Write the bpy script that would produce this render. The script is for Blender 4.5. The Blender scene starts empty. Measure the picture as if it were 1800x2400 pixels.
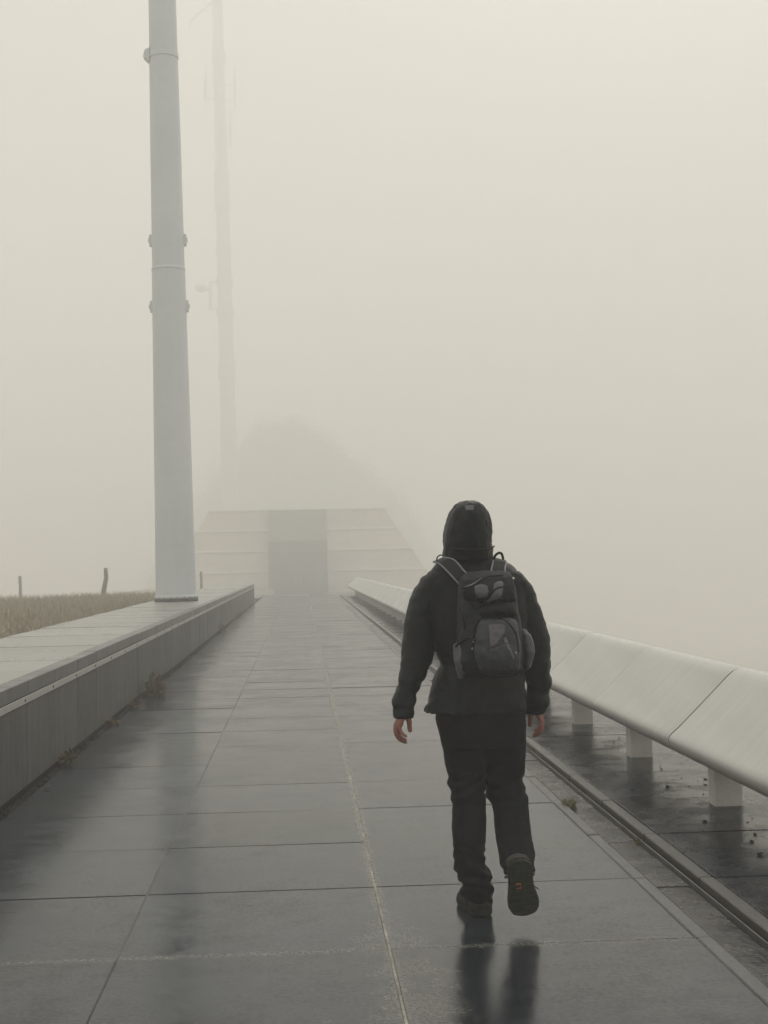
import bpy, bmesh, math, random
from mathutils import Vector, Matrix, noise
from mathutils.bvhtree import BVHTree

random.seed(7)
sc = bpy.context.scene
COL = sc.collection
rad = math.radians

# ------------------------------------------------------------------ camera
YAW, PITCH, ROLL = rad(3.406), rad(2.046), rad(1.2)
fwd = Vector((math.sin(YAW)*math.cos(PITCH), math.cos(YAW)*math.cos(PITCH), math.sin(PITCH)))
r0 = Vector((math.cos(YAW), -math.sin(YAW), 0.0))
u0 = r0.cross(fwd)
rt = r0*math.cos(ROLL) - u0*math.sin(ROLL)
up = u0*math.cos(ROLL) + r0*math.sin(ROLL)
cd = bpy.data.cameras.new('camera')
cam = bpy.data.objects.new('camera', cd)
COL.objects.link(cam)
cam.matrix_world = Matrix(((rt.x, up.x, -fwd.x, 0.0), (rt.y, up.y, -fwd.y, 0.0), (rt.z, up.z, -fwd.z, 1.55), (0, 0, 0, 1)))
cd.sensor_fit = 'HORIZONTAL'; cd.sensor_width = 36.0; cd.lens = 66.0
cd.clip_start = 0.05; cd.clip_end = 2000.0
sc.camera = cam

# ------------------------------------------------------------------ sky, sun, exposure
SUN_DIR = Vector((0.30, 1.0, 0.80)).normalized()
elev = math.asin(SUN_DIR.z); azim = math.atan2(SUN_DIR.x, SUN_DIR.y)
w = bpy.data.worlds.new('World'); sc.world = w; w.use_nodes = True
nt = w.node_tree; nt.nodes.clear()
sky = nt.nodes.new('ShaderNodeTexSky'); sky.sky_type = 'NISHITA'; sky.sun_disc = False
sky.sun_elevation = elev; sky.sun_rotation = azim
sky.air_density = 1.0; sky.dust_density = 4.0; sky.ozone_density = 1.0
hs = nt.nodes.new('ShaderNodeHueSaturation'); hs.inputs['Saturation'].default_value = 0.12
wm = nt.nodes.new('ShaderNodeMix'); wm.data_type = 'RGBA'; wm.blend_type = 'MULTIPLY'
wm.inputs[0].default_value = 1.0; wm.inputs[7].default_value = (1.0, 0.985, 0.905, 1)
ov = nt.nodes.new('ShaderNodeMix'); ov.data_type = 'RGBA'          # closed cloud layer over the sky
ov.inputs[0].default_value = 0.85
tc = nt.nodes.new('ShaderNodeTexCoord'); sz = nt.nodes.new('ShaderNodeSeparateXYZ')
cie = nt.nodes.new('ShaderNodeMapRange')                              # standard overcast sky: zenith three times the horizon
for i_, v_ in ((1, 0.0), (2, 1.0), (3, 1.0), (4, 3.0)): cie.inputs[i_].default_value = v_
cl = nt.nodes.new('ShaderNodeMix'); cl.data_type = 'RGBA'; cl.blend_type = 'MULTIPLY'; cl.inputs[0].default_value = 1.0
cl.inputs[6].default_value = (2.42, 2.35, 2.15, 1)
nt.links.new(tc.outputs['Generated'], sz.inputs[0]); nt.links.new(sz.outputs[2], cie.inputs[0])
nt.links.new(cie.outputs[0], cl.inputs[7]); nt.links.new(cl.outputs[2], ov.inputs[7])
bg = nt.nodes.new('ShaderNodeBackground'); bg.inputs['Strength'].default_value = 0.10
wo = nt.nodes.new('ShaderNodeOutputWorld')
nt.links.new(sky.outputs[0], hs.inputs['Color']); nt.links.new(hs.outputs[0], wm.inputs[6])
nt.links.new(wm.outputs[2], ov.inputs[6]); nt.links.new(ov.outputs[2], bg.inputs[0]); nt.links.new(bg.outputs[0], wo.inputs[0])
sd = bpy.data.lights.new('sun', 'SUN'); sd.energy = 1.5; sd.angle = rad(60); sd.color = (1.0, 0.97, 0.9)
so = bpy.data.objects.new('sun', sd); COL.objects.link(so)
so.rotation_euler = SUN_DIR.to_track_quat('Z', 'Y').to_euler()
so.location = (0, 0, 50)
sc.view_settings.view_transform = 'Standard'; sc.view_settings.look = 'None'
sc.view_settings.gamma = 1.0; sc.view_settings.use_curve_mapping = False
sc.view_settings.exposure = EXPOSURE = 0.82
cy = sc.cycles
cy.volume_bounces = 5; cy.max_bounces = 8; cy.diffuse_bounces = 3; cy.glossy_bounces = 3
cy.transmission_bounces = 2; cy.transparent_max_bounces = 8
cy.use_adaptive_sampling = True; cy.adaptive_threshold = 0.01
cy.sample_clamp_indirect = 6.0
cy.use_denoising = True
sc.render.film_transparent = False

# ------------------------------------------------------------------ materials
def new_mat(name):
    m = bpy.data.materials.new(name); m.use_nodes = True
    t = m.node_tree; b = t.nodes['Principled BSDF']
    return m, t, b

def N(t, kind, **kw):
    n = t.nodes.new(kind)
    for k, v in kw.items():
        setattr(n, k, v)
    return n

def noise_fac(t, vec, scale, detail=3.0, rough=0.6):
    n = N(t, 'ShaderNodeTexNoise'); n.inputs['Scale'].default_value = scale
    n.inputs['Detail'].default_value = detail; n.inputs['Roughness'].default_value = rough
    t.links.new(vec, n.inputs['Vector'])
    return n.outputs['Fac']

def mrange(t, src, a, b, c, d, smooth=False):
    n = N(t, 'ShaderNodeMapRange')
    if smooth: n.interpolation_type = 'SMOOTHSTEP'
    for i, v in zip((1, 2, 3, 4), (a, b, c, d)):
        n.inputs[i].default_value = v
    t.links.new(src, n.inputs[0])
    return n.outputs[0]

def mth(t, op, a, b=None, c=None):
    n = N(t, 'ShaderNodeMath', operation=op)
    for i, v in enumerate((a, b, c)):
        if v is None: continue
        if isinstance(v, (int, float)): n.inputs[i].default_value = v
        else: t.links.new(v, n.inputs[i])
    return n.outputs[0]

def mixc(t, fac, a, b, blend='MIX'):
    n = N(t, 'ShaderNodeMix', data_type='RGBA', blend_type=blend)
    for i, v in ((0, fac), (6, a), (7, b)):
        if isinstance(v, (int, float)): n.inputs[i].default_value = v
        elif isinstance(v, tuple): n.inputs[i].default_value = v if len(v) == 4 else v + (1,)
        else: t.links.new(v, n.inputs[i])
    return n.outputs[2]

def world_pos(t):
    g = N(t, 'ShaderNodeNewGeometry'); return g.outputs['Position']

def stone(name, base, rough=(0.3, 0.6), var=0.25, rnd=0.12, speck=0.25, bump=0.3, bscale=110, spec=0.5, extra=None, patch=1.3, smot=0.0):
    """wet or dry mineral surface: mottling, speckle, uneven gloss, fine relief"""
    m, t, b = new_mat(name)
    p = world_pos(t)
    n1 = noise_fac(t, p, patch, 5.0)
    n2 = noise_fac(t, p, 260.0, 2.0)
    n3 = noise_fac(t, p, 7.0, 4.0)
    n4 = noise_fac(t, p, 45.0, 3.0, 0.7)
    oi = N(t, 'ShaderNodeObjectInfo')
    v = mth(t, 'MULTIPLY', mrange(t, n1, 0.3, 0.7, 1-var, 1+var), mrange(t, n2, 0.3, 0.7, 1-speck, 1+speck))
    v = mth(t, 'MULTIPLY', v, mrange(t, oi.outputs['Random'], 0, 1, 1-rnd, 1+rnd))
    v = mth(t, 'MULTIPLY', v, mrange(t, n3, 0.3, 0.7, 1-var*0.5, 1+var*0.5))
    v = mth(t, 'MULTIPLY', v, mrange(t, n4, 0.3, 0.7, 1-speck*0.7, 1+speck*0.7))
    cmb = N(t, 'ShaderNodeCombineColor')
    for i in range(3): t.links.new(v, cmb.inputs[i])
    colr = mixc(t, 1.0, base, cmb.outputs[0], 'MULTIPLY')
    rgh = mrange(t, mth(t, 'ADD', mth(t, 'ADD', mth(t, 'MULTIPLY', n1, 0.5), mth(t, 'MULTIPLY', n4, 0.2)), mth(t, 'MULTIPLY', n3, 0.3)), 0.38, 0.62, rough[0], rough[1])
    if extra: colr, rgh = extra(t, p, colr, rgh)
    t.links.new(colr, b.inputs['Base Color']); t.links.new(rgh, b.inputs['Roughness'])
    b.inputs['Specular IOR Level'].default_value = spec
    if smot:   # grains standing out of the water film, damp and drier patches
        sv = mth(t, 'ADD', mth(t, 'MULTIPLY', n4, 0.45), mth(t, 'ADD', mth(t, 'MULTIPLY', n3, 0.3), mth(t, 'MULTIPLY', n1, 0.25)))
        t.links.new(mrange(t, sv, 0.38, 0.62, spec*(1-smot), spec*(1+smot)), b.inputs['Specular IOR Level'])
    nb = mth(t, 'ADD', noise_fac(t, p, bscale, 3.0, 0.65), mth(t, 'MULTIPLY', noise_fac(t, p, bscale*0.25, 2.0), 0.8))
    bp = N(t, 'ShaderNodeBump'); bp.inputs['Strength'].default_value = bump; bp.inputs['Distance'].default_value = 0.004
    t.links.new(nb, bp.inputs['Height']); t.links.new(bp.outputs[0], b.inputs['Normal'])
    return m

def path_extra(t, p, colr, rgh):
    """pale lime bloom along the middle joint and one cross joint, rough scuffed patches beside it"""
    sx = N(t, 'ShaderNodeSeparateXYZ'); t.links.new(p, sx.inputs[0])
    wob = noise_fac(t, p, 9.0, 4.0)
    fine = noise_fac(t, p, 60.0, 3.0)
    dx = mth(t, 'ABSOLUTE', mth(t, 'SUBTRACT', sx.outputs[0], 0.325))
    dx = mth(t, 'ADD', dx, mth(t, 'MULTIPLY', mth(t, 'SUBTRACT', wob, 0.5), 0.06))
    line = mrange(t, dx, 0.002, 0.045, 1.0, 0.0, True)
    dy = mth(t, 'ABSOLUTE', mth(t, 'SUBTRACT', sx.outputs[1], 5.70))
    dy = mth(t, 'ADD', dy, mth(t, 'MULTIPLY', mth(t, 'SUBTRACT', wob, 0.5), 0.05))
    liney = mrange(t, dy, 0.0, 0.06, 0.55, 0.0, True)
    dx2 = mth(t, 'ADD', dx, mth(t, 'MULTIPLY', mth(t, 'SUBTRACT', noise_fac(t, p, 3.0, 3.0), 0.5), 0.9))
    halo = mth(t, 'MULTIPLY', mrange(t, dx2, 0.0, 0.2, 0.6, 0.0, True), mrange(t, sx.outputs[1], 7.5, 4.5, 0.0, 1.0, True))
    msk = mth(t, 'MAXIMUM', mth(t, 'MAXIMUM', line, liney), halo)
    msk = mth(t, 'MULTIPLY', msk, mrange(t, fine, 0.36, 0.66, 0.2, 1.0))
    colr = mixc(t, mth(t, 'MULTIPLY', msk, 0.55), colr, (0.34, 0.325, 0.285, 1))
    rgh = mth(t, 'ADD', rgh, mth(t, 'MULTIPLY', msk, 0.25))
    return colr, rgh

def drip_extra(t, p, colr, rgh):
    """vertical run-off streaks"""
    mp = N(t, 'ShaderNodeMapping'); mp.inputs['Scale'].default_value = (9.0, 9.0, 0.7)
    t.links.new(p, mp.inputs[0])
    s = noise_fac(t, mp.outputs[0], 1.0, 4.0, 0.7)
    f = mrange(t, s, 0.32, 0.68, 0.62, 1.35)
    cmb = N(t, 'ShaderNodeCombineColor')
    for i in range(3): t.links.new(f, cmb.inputs[i])
    return mixc(t, 1.0, colr, cmb.outputs[0], 'MULTIPLY'), rgh

def run_extra(t, p, colr, rgh):
    """faint rain streaks down the sloped face"""
    mp = N(t, 'ShaderNodeMapping'); mp.inputs['Scale'].default_value = (1.2, 10.0, 1.2)
    t.links.new(p, mp.inputs[0])
    f = mrange(t, noise_fac(t, mp.outputs[0], 1.0, 4.0, 0.7), 0.32, 0.68, 0.93, 1.03)
    cmb = N(t, 'ShaderNodeCombineColor')
    for i in range(3): t.links.new(f, cmb.inputs[i])
    return mixc(t, 1.0, colr, cmb.outputs[0], 'MULTIPLY'), rgh

M = {}
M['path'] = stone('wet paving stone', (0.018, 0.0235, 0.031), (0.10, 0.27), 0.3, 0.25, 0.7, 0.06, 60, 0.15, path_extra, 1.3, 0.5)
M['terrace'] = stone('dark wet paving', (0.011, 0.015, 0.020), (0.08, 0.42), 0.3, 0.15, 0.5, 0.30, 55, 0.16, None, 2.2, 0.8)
M['gutter'] = stone('wet gutter stone', (0.02, 0.02, 0.0195), (0.10, 0.40), 0.4, 0.1, 0.4, 0.5, 45, 0.18, None, 3.0, 0.7)
M['border'] = stone('rough border stone', (0.075, 0.077, 0.078), (0.3, 0.5), 0.3, 0.15, 0.5, 0.6, 90, 0.25)
M['kerb'] = stone('kerb stone', (0.06, 0.058, 0.055), (0.25, 0.45), 0.3, 0.15, 0.3, 0.4, 90, 0.25)
M['mortar'] = stone('pale worn mortar', (0.27, 0.26, 0.235), (0.5, 0.8), 0.5, 0.0, 0.6, 0.6, 60, 0.2, None, 4.0)
M['bed'] = stone('dark joint bed', (0.014, 0.015, 0.015), (0.6, 0.9), 0.4, 0.0, 0.4, 0.6, 60, 0.08)
M['wall'] = stone('grey wall concrete', (0.062, 0.063, 0.063), (0.5, 0.75), 0.25, 0.16, 0.5, 0.5, 130, 0.35, drip_extra)
M['coping'] = stone('dark coping stone', (0.07, 0.07, 0.07), (0.3, 0.5), 0.2, 0.14, 0.4, 0.4, 120)
M['deck'] = stone('wet deck stone', (0.20, 0.197, 0.188), (0.24, 0.42), 0.2, 0.12, 0.3, 0.4, 80)
M['bench'] = stone('pale cast concrete', (0.49, 0.488, 0.475), (0.38, 0.58), 0.05, 0.03, 0.05, 0.06, 120, 0.4, run_extra, 2.5)
M['leg'] = stone('leg concrete', (0.60, 0.595, 0.575), (0.45, 0.65), 0.1, 0.05, 0.1, 0.15, 100, 0.4)
M['pebble'] = stone('dark stone chip', (0.02, 0.02, 0.019), (0.3, 0.6), 0.3, 0.4, 0.3, 0.4, 90)
M['soil'] = stone('soil and turf', (0.20, 0.18, 0.13), (0.8, 1.0), 0.4, 0.0, 0.4, 0.8, 12)
M['terrain'] = M['soil']
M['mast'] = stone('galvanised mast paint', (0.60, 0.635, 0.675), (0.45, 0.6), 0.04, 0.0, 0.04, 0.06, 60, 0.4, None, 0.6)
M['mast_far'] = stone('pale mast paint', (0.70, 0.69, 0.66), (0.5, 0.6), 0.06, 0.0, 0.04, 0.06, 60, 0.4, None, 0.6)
M['facade'] = stone('reddish facade panel', (0.58, 0.51, 0.46), (0.6, 0.8), 0.1, 0.08, 0.05, 0.1, 20)
M['ledge'] = stone('white ledge', (0.8, 0.79, 0.76), (0.5, 0.7), 0.05, 0.0, 0.05, 0.1, 20)
M['dark_block'] = stone('grey cladding', (0.55, 0.55, 0.54), (0.4, 0.6), 0.1, 0.05, 0.05, 0.1, 20)
M['portal'] = stone('dark entrance', (0.035, 0.034, 0.036), (0.3, 0.5), 0.1, 0.05, 0.05, 0.1, 20)
M['mid_block'] = stone('mid grey fade and bolts', (0.22, 0.22, 0.215), (0.5, 0.7), 0.1, 0.05, 0.05, 0.1, 20)
M['hill'] = stone('hillside scrub', (0.24, 0.245, 0.22), (0.8, 1.0), 0.25, 0.0, 0.2, 0.5, 3)
M['wood'] = stone('weathered post wood', (0.20, 0.19, 0.175), (0.7, 0.9), 0.3, 0.1, 0.3, 0.6, 30)

def simple(name, col, rough=0.6, spec=0.4, metal=0.0, var=0.0, scale=40.0, bump=0.0, bscale=300.0):
    m, t, b = new_mat(name)
    b.inputs['Roughness'].default_value = rough; b.inputs['Specular IOR Level'].default_value = spec
    b.inputs['Metallic'].default_value = metal
    p = world_pos(t)
    f = mrange(t, noise_fac(t, p, scale, 4.0), 0.3, 0.7, 1-var, 1+var)
    cmb = N(t, 'ShaderNodeCombineColor')
    for i in range(3): t.links.new(f, cmb.inputs[i])
    t.links.new(mixc(t, 1.0, tuple(col)+(1,), cmb.outputs[0], 'MULTIPLY'), b.inputs['Base Color'])
    if bump:
        bp = N(t, 'ShaderNodeBump'); bp.inputs['Strength'].default_value = bump; bp.inputs['Distance'].default_value = 0.002
        t.links.new(noise_fac(t, p, bscale, 3.0), bp.inputs['Height']); t.links.new(bp.outputs[0], b.inputs['Normal'])
    return m

M['rail'] = simple('brushed steel rail', (0.42, 0.41, 0.40), 0.42, 0.5, 0.5, 0.12, 25)
M['screw'] = simple('dark screw head', (0.03, 0.03, 0.03), 0.5)
M['edge_steel'] = simple('gutter edge steel', (0.14, 0.14, 0.135), 0.5, 0.5, 0.6, 0.2, 20)
M['jacket'] = simple('black shell fabric', (0.006, 0.008, 0.011), 0.5, 0.16, 0, 0.35, 30, 0.2, 80)
M['trouser'] = simple('black trouser cloth', (0.004, 0.005, 0.009), 0.8, 0.15, 0, 0.3, 40, 0.2, 700)
M['pack'] = simple('charcoal pack fabric', (0.016, 0.018, 0.022), 0.65, 0.2, 0, 0.3, 60, 0.3, 900)
M['pack_dark'] = simple('black pack fabric', (0.008, 0.009, 0.011), 0.7, 0.25, 0, 0.3, 60, 0.3, 900)
M['pack_grey'] = simple('grey pack panel', (0.10, 0.098, 0.112), 0.6, 0.3, 0, 0.2, 60, 0.3, 900)
M['pack_slate'] = simple('slate pocket fabric', (0.040, 0.044, 0.054), 0.62, 0.3, 0, 0.2, 60, 0.3, 900)
M['piping'] = simple('grey piping', (0.20, 0.20, 0.225), 0.6, 0.3)
M['print'] = simple('pale print', (0.30, 0.30, 0.31), 0.6, 0.3)
M['buckle'] = simple('small metal buckle', (0.7, 0.7, 0.7), 0.3, 0.5, 0.7)
M['skin'] = simple('cold reddened skin', (0.28, 0.115, 0.095), 0.5, 0.35, 0, 0.22, 55, 0.2, 260)
M['boot'] = simple('grey boot suede', (0.032, 0.034, 0.035), 0.7, 0.3, 0, 0.3, 60, 0.3, 400)
M['boot_trim'] = simple('tan boot trim', (0.06, 0.054, 0.04), 0.7, 0.3, 0, 0.2, 60)
M['sole'] = simple('worn rubber sole', (0.026, 0.032, 0.026), 0.7, 0.15, 0, 0.35, 70, 0.4, 200)
M['orange'] = simple('orange sole plug', (0.38, 0.06, 0.015), 0.5, 0.4)
M['glass'] = simple('dark door glass', (0.02, 0.02, 0.022), 0.15, 0.5)
M['leaf_orange'] = simple('yellow fallen leaf', (0.45, 0.24, 0.05), 0.6, 0.3, 0, 0.3, 90)

def foliage(name, c1, c2):
    m, t, b = new_mat(name)
    oi = N(t, 'ShaderNodeNewGeometry')
    f = noise_fac(t, oi.outputs['Position'], 3.0, 3.0)
    f2 = mrange(t, mth(t, 'ADD', mth(t, 'MULTIPLY', f, 0.5), mth(t, 'MULTIPLY', oi.outputs['Random Per Island'], 0.5)), 0.25, 0.75, 0, 1)
    t.links.new(mixc(t, f2, c1+(1,), c2+(1,)), b.inputs['Base Color'])
    b.inputs['Roughness'].default_value = 0.7; b.inputs['Specular IOR Level'].default_value = 0.2
    return m
M['dry_grass'] = foliage('dry summit grass', (0.36, 0.32, 0.25), (0.27, 0.245, 0.185))
M['green_grass'] = foliage('green tuft', (0.075, 0.10, 0.03), (0.20, 0.17, 0.07))
M['weed'] = foliage('weed leaves', (0.045, 0.06, 0.03), (0.20, 0.13, 0.055))

# ------------------------------------------------------------------ mesh helpers
def mesh_obj(name, verts, faces, mat, parent=None, smooth=None):
    me = bpy.data.meshes.new(name); me.from_pydata([tuple(v) for v in verts], [], faces); me.update()
    me.materials.append(mat if not isinstance(mat, str) else M[mat])
    return link(name, me, parent, smooth)

def fix(me):
    bm = bmesh.new(); bm.from_mesh(me); bmesh.ops.recalc_face_normals(bm, faces=bm.faces); bm.to_mesh(me); bm.free()

def link(name, me, parent=None, smooth=None):
    if smooth is not None:
        fix(me)
        for p in me.polygons: p.use_smooth = True
        if smooth < 179: me.set_sharp_from_angle(angle=rad(smooth))
    o = bpy.data.objects.new(name, me); COL.objects.link(o)
    if parent: o.parent = parent
    return o

def empty(name, loc=(0, 0, 0)):
    o = bpy.data.objects.new(name, None); COL.objects.link(o); o.location = loc; o.empty_display_size = 0.2
    return o

def tag(o, label=None, cat=None, group=None, kind=None):
    for k, v in (('label', label), ('category', cat), ('group', group), ('kind', kind)):
        if v: o[k] = v
    return o

def box_mesh(name, x0, x1, y0, y1, z0, z1, mat, bev=0.0):
    bm = bmesh.new()
    vs = [bm.verts.new((x, y, z)) for z in (z0, z1) for y in (y0, y1) for x in (x0, x1)]
    for f in ((0, 2, 3, 1), (4, 5, 7, 6), (0, 1, 5, 4), (2, 6, 7, 3), (0, 4, 6, 2), (1, 3, 7, 5)):
        bm.faces.new([vs[i] for i in f])
    if bev: bmesh.ops.bevel(bm, geom=list(bm.edges), offset=bev, segments=1, affect='EDGES')
    bmesh.ops.recalc_face_normals(bm, faces=bm.faces)
    me = bpy.data.meshes.new(name); bm.to_mesh(me); bm.free()
    me.materials.append(M[mat] if isinstance(mat, str) else mat)
    return me

def box(name, x0, x1, y0, y1, z0, z1, mat, parent=None, bev=0.0):
    return link(name, box_mesh(name, x0, x1, y0, y1, z0, z1, mat, bev), parent)

def loft_data(rings, n=36, p=2.3):
    V, Fc = [], []
    for (cx, cy_, cz, hw, dh) in rings:
        for k in range(n):
            a = 2*math.pi*k/n; c, s = math.cos(a), math.sin(a)
            V.append((cx+hw*math.copysign(abs(c)**(2/p), c), cy_+dh*math.copysign(abs(s)**(2/p), s), cz))
    m = len(rings)
    for i in range(m-1):
        for k in range(n):
            Fc.append((i*n+k, i*n+(k+1) % n, (i+1)*n+(k+1) % n, (i+1)*n+k))
    Fc.append(tuple(range(n))[::-1]); Fc.append(tuple((m-1)*n+k for k in range(n)))
    return V, Fc

def tube_data(pts, rads, n=10, cap=True):
    """round tube through 3-D points with a radius for each"""
    P = [Vector(p) for p in pts]; V, Fc = [], []
    if isinstance(rads, (int, float)): rads = [rads]*len(P)
    prev = None
    for i, p in enumerate(P):
        d = (P[min(i+1, len(P)-1)] - P[max(i-1, 0)]).normalized()
        if prev is None:
            a = Vector((0, 0, 1)) if abs(d.z) < 0.9 else Vector((1, 0, 0))
            s = d.cross(a).normalized()
        else:
            s = (prev - d*prev.dot(d)).normalized()
        prev = s; q = d.cross(s)
        for k in range(n):
            a = 2*math.pi*k/n
            V.append(p + (s*math.cos(a) + q*math.sin(a))*rads[i])
    for i in range(len(P)-1):
        for k in range(n):
            Fc.append((i*n+k, i*n+(k+1) % n, (i+1)*n+(k+1) % n, (i+1)*n+k))
    if cap:
        Fc.append(tuple(range(n))[::-1]); Fc.append(tuple((len(P)-1)*n+k for k in range(n)))
    return V, Fc

def ball_data(c, r, n=16, m=10):
    rings = []
    rx, ry, rz = r if isinstance(r, tuple) else (r, r, r)
    for i in range(m+1):
        a = math.pi*(i+0.02)/(m+0.04)
        rings.append((c[0], c[1], c[2]+rz*math.cos(a), rx*math.sin(a), ry*math.sin(a)))
    return loft_data(rings, n, 2.0)

def join_data(parts):
    V, Fc = [], []
    for v, f in parts:
        o = len(V); V += [tuple(q) for q in v]; Fc += [tuple(i+o for i in q) for q in f]
    return V, Fc

def catmull(pts, per=6):
    P = [Vector(p) for p in pts]; out = []
    for i in range(len(P)-1):
        a, b, c, d = P[max(i-1, 0)], P[i], P[i+1], P[min(i+2, len(P)-1)]
        for k in range(per):
            t = k/per
            out.append(0.5*((2*b)+(-a+c)*t+(2*a-5*b+4*c-d)*t*t+(-a+3*b-3*c+d)*t**3))
    out.append(P[-1]); return out

def remeshed(name, data, voxel, smooth_iter=4, mat=None, parent=None, disp=None):
    """closed pieces grown together into one continuous skin"""
    me = bpy.data.meshes.new(name+'_raw'); me.from_pydata(data[0], [], data[1]); me.update(); fix(me)
    tmp = bpy.data.objects.new('tmp', me); COL.objects.link(tmp)
    r = tmp.modifiers.new('r', 'REMESH'); r.mode = 'VOXEL'; r.voxel_size = voxel; r.adaptivity = 0
    s = tmp.modifiers.new('s', 'SMOOTH'); s.factor = 0.5; s.iterations = smooth_iter
    dg = bpy.context.evaluated_depsgraph_get()
    out = bpy.data.meshes.new_from_object(tmp.evaluated_get(dg), depsgraph=dg)
    bpy.data.objects.remove(tmp); bpy.data.meshes.remove(me)
    out.name = name; out.materials.clear(); out.materials.append(M[mat])
    if disp:
        nrm = [v.normal.copy() for v in out.vertices]
        for v, n_ in zip(out.vertices, nrm): v.co += n_*disp(v.co, n_)
    for p in out.polygons: p.use_smooth = True
    o = bpy.data.objects.new(name, out); COL.objects.link(o)
    if parent: o.parent = parent
    return o

def smooth01(t):
    t = max(0.0, min(1.0, t)); return t*t*(3-2*t)

# ------------------------------------------------------------------ terrain
def ground_z(x, y):
    zc = -0.14 - 1.78*smooth01((y-60)/105.0) - 0.02*max(0, y-170)
    zl = 0.60 - 0.05*max(0.0, y-44) if y > 44 else 0.60
    zl = max(zl, -1.2)
    if x < -3.0: t = smooth01((-3.0-x)/0.4); z = zc*(1-t)+zl*t
    else: z = zc
    if x < -3.4: z += 0.10*noise.noise((x*0.25, y*0.12, 3.1))
    xr = 3.5 if y < 70 else 3.5 + 16.0*smooth01((y-145)/15)
    if x > xr: z -= 0.62*(x-xr)
    if x < -20: z -= 0.25*(-20-x)
    if y > 395: z -= 0.3*(y-395)
    if y < -15: z -= 0.3*(-15-y)
    return max(z, -36.0)
xs = [-385, -240, -160, -110, -70, -45, -32, -24, -20, -16, -13, -11, -9, -7.5, -6, -5, -4.2, -3.7, -3.4, -3.3, -3.2, -3.1, -3.0, -2, 0, 2, 3.0, 3.5, 4, 5, 7, 9, 11, 12.5, 14, 17, 22, 30, 45, 60, 90, 140, 220, 385]
ys = [-285, -150, -70, -35, -15, -8] + [-4+2*i for i in range(30)] + [57+3*i for i in range(27)] + [150, 165, 185, 200, 220, 240, 255, 280, 310, 340, 395, 450, 585]
V = [(x, y, ground_z(x, y)) for y in ys for x in xs]
nx = len(xs)
Fc = [(j*nx+i, j*nx+i+1, (j+1)*nx+i+1, (j+1)*nx+i) for j in range(len(ys)-1) for i in range(nx-1)]
g = mesh_obj('ground', V, Fc, 'terrain', None, 180); tag(g, 'turf and bare soil of the summit around the walkway', kind='structure')

# ------------------------------------------------------------------ walkway of large slabs
ROW0, ROW = 5.70, 1.085          # first cross joint in view, row length
walk = empty('walkway'); tag(walk, 'wet grey stone slab walkway running into the fog', kind='structure')
box('joint_bed', -1.97, 1.66, 1.0, 70.0, -0.30, -0.022, 'bed', walk)
cols = [(-1.885, -0.762), (-0.756, 0.3205), (0.3295, 1.570)]
rows = range(-4, 58)
for ci, (a, b) in enumerate(cols):
    me = box_mesh('slab', -(b-a)/2, (b-a)/2, -ROW/2+0.0035, ROW/2-0.0035, -0.09, 0.0, 'path', 0.003)
    for r in rows:
        o = link('slab', me, walk)
        yc = ROW0 + (r+0.5)*ROW
        o.location = ((a+b)/2 + random.uniform(-.0015, .0015), yc, random.uniform(-0.0035, 0.0))
        o.rotation_euler = (random.gauss(0, 0.0011), random.gauss(0, 0.0011), random.gauss(0, 0.0007))
me = box_mesh('border_stone', -0.033, 0.033, -ROW/2+0.004, ROW/2-0.004, -0.12, 0.0, 'border', 0.006)
for r in rows:
    o = link('border_stone', me, walk); o.location = (1.607, ROW0+(r+0.5)*ROW, random.uniform(-0.004, 0.002))
    o.rotation_euler = (0, 0, random.gauss(0, 0.0012))
box('mortar_joint', -0.763, -0.755, 1.4, 66.0, -0.03, -0.0065, 'kerb', walk)
box('mortar_joint', 0.3195, 0.3305, 1.4, 66.0, -0.03, -0.0030, 'mortar', walk)
# gutter
gut = empty('gutter'); tag(gut, 'dark wet stone gutter between walkway and kerb', kind='structure')
me = box_mesh('gutter_stone', -0.092, 0.092, -ROW/2+0.003, ROW/2-0.003, -0.14, -0.026, 'gutter', 0.004)
for r in rows:
    o = link('gutter_stone', me, gut); o.location = (1.736, ROW0-0.1+(r+0.5)*ROW, random.uniform(-0.003, 0.003))
    o.rotation_euler = (random.gauss(0, 0.002), random.gauss(0, 0.004), 0)
box('steel_edge', 1.834, 1.839, 1.4, 68.0, -0.10, -0.006, 'edge_steel', gut)
# kerb
TR0 = 6.63
kerb = empty('kerb'); tag(kerb, 'low stone kerb along the gutter', kind='structure')
me = box_mesh('kerb_stone', -0.034, 0.034, -ROW/2+0.003, ROW/2-0.003, -0.14, 0.030, 'kerb', 0.006)
for r in range(-5, 57):
    o = link('kerb_stone', me, kerb); o.location = (1.889, TR0+(r+0.5)*ROW, random.uniform(-0.003, 0.002))
    o.rotation_euler = (0, random.gauss(0, 0.004), random.gauss(0, 0.0012))
# terrace under the bench
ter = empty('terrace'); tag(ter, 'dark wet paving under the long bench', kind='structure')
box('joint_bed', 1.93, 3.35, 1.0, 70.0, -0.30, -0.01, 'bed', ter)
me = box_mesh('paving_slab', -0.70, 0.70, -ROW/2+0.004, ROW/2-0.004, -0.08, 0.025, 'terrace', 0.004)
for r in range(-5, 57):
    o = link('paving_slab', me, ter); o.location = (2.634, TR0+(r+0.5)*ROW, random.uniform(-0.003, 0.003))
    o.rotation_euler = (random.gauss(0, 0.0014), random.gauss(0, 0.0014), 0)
# far ramp down to the building
Vr = []
for y in [68+2*i for i in range(50)]:
    z = -0.02 - 1.78*smooth01((y-60)/105.0)
    Vr += [(-4.5, y, z), (9.0, y, z)]
far = mesh_obj('forecourt', Vr, [(2*i, 2*i+1, 2*i+3, 2*i+2) for i in range(49)], 'path'); tag(far, 'pale forecourt fading into fog before the building', kind='structure')

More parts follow.
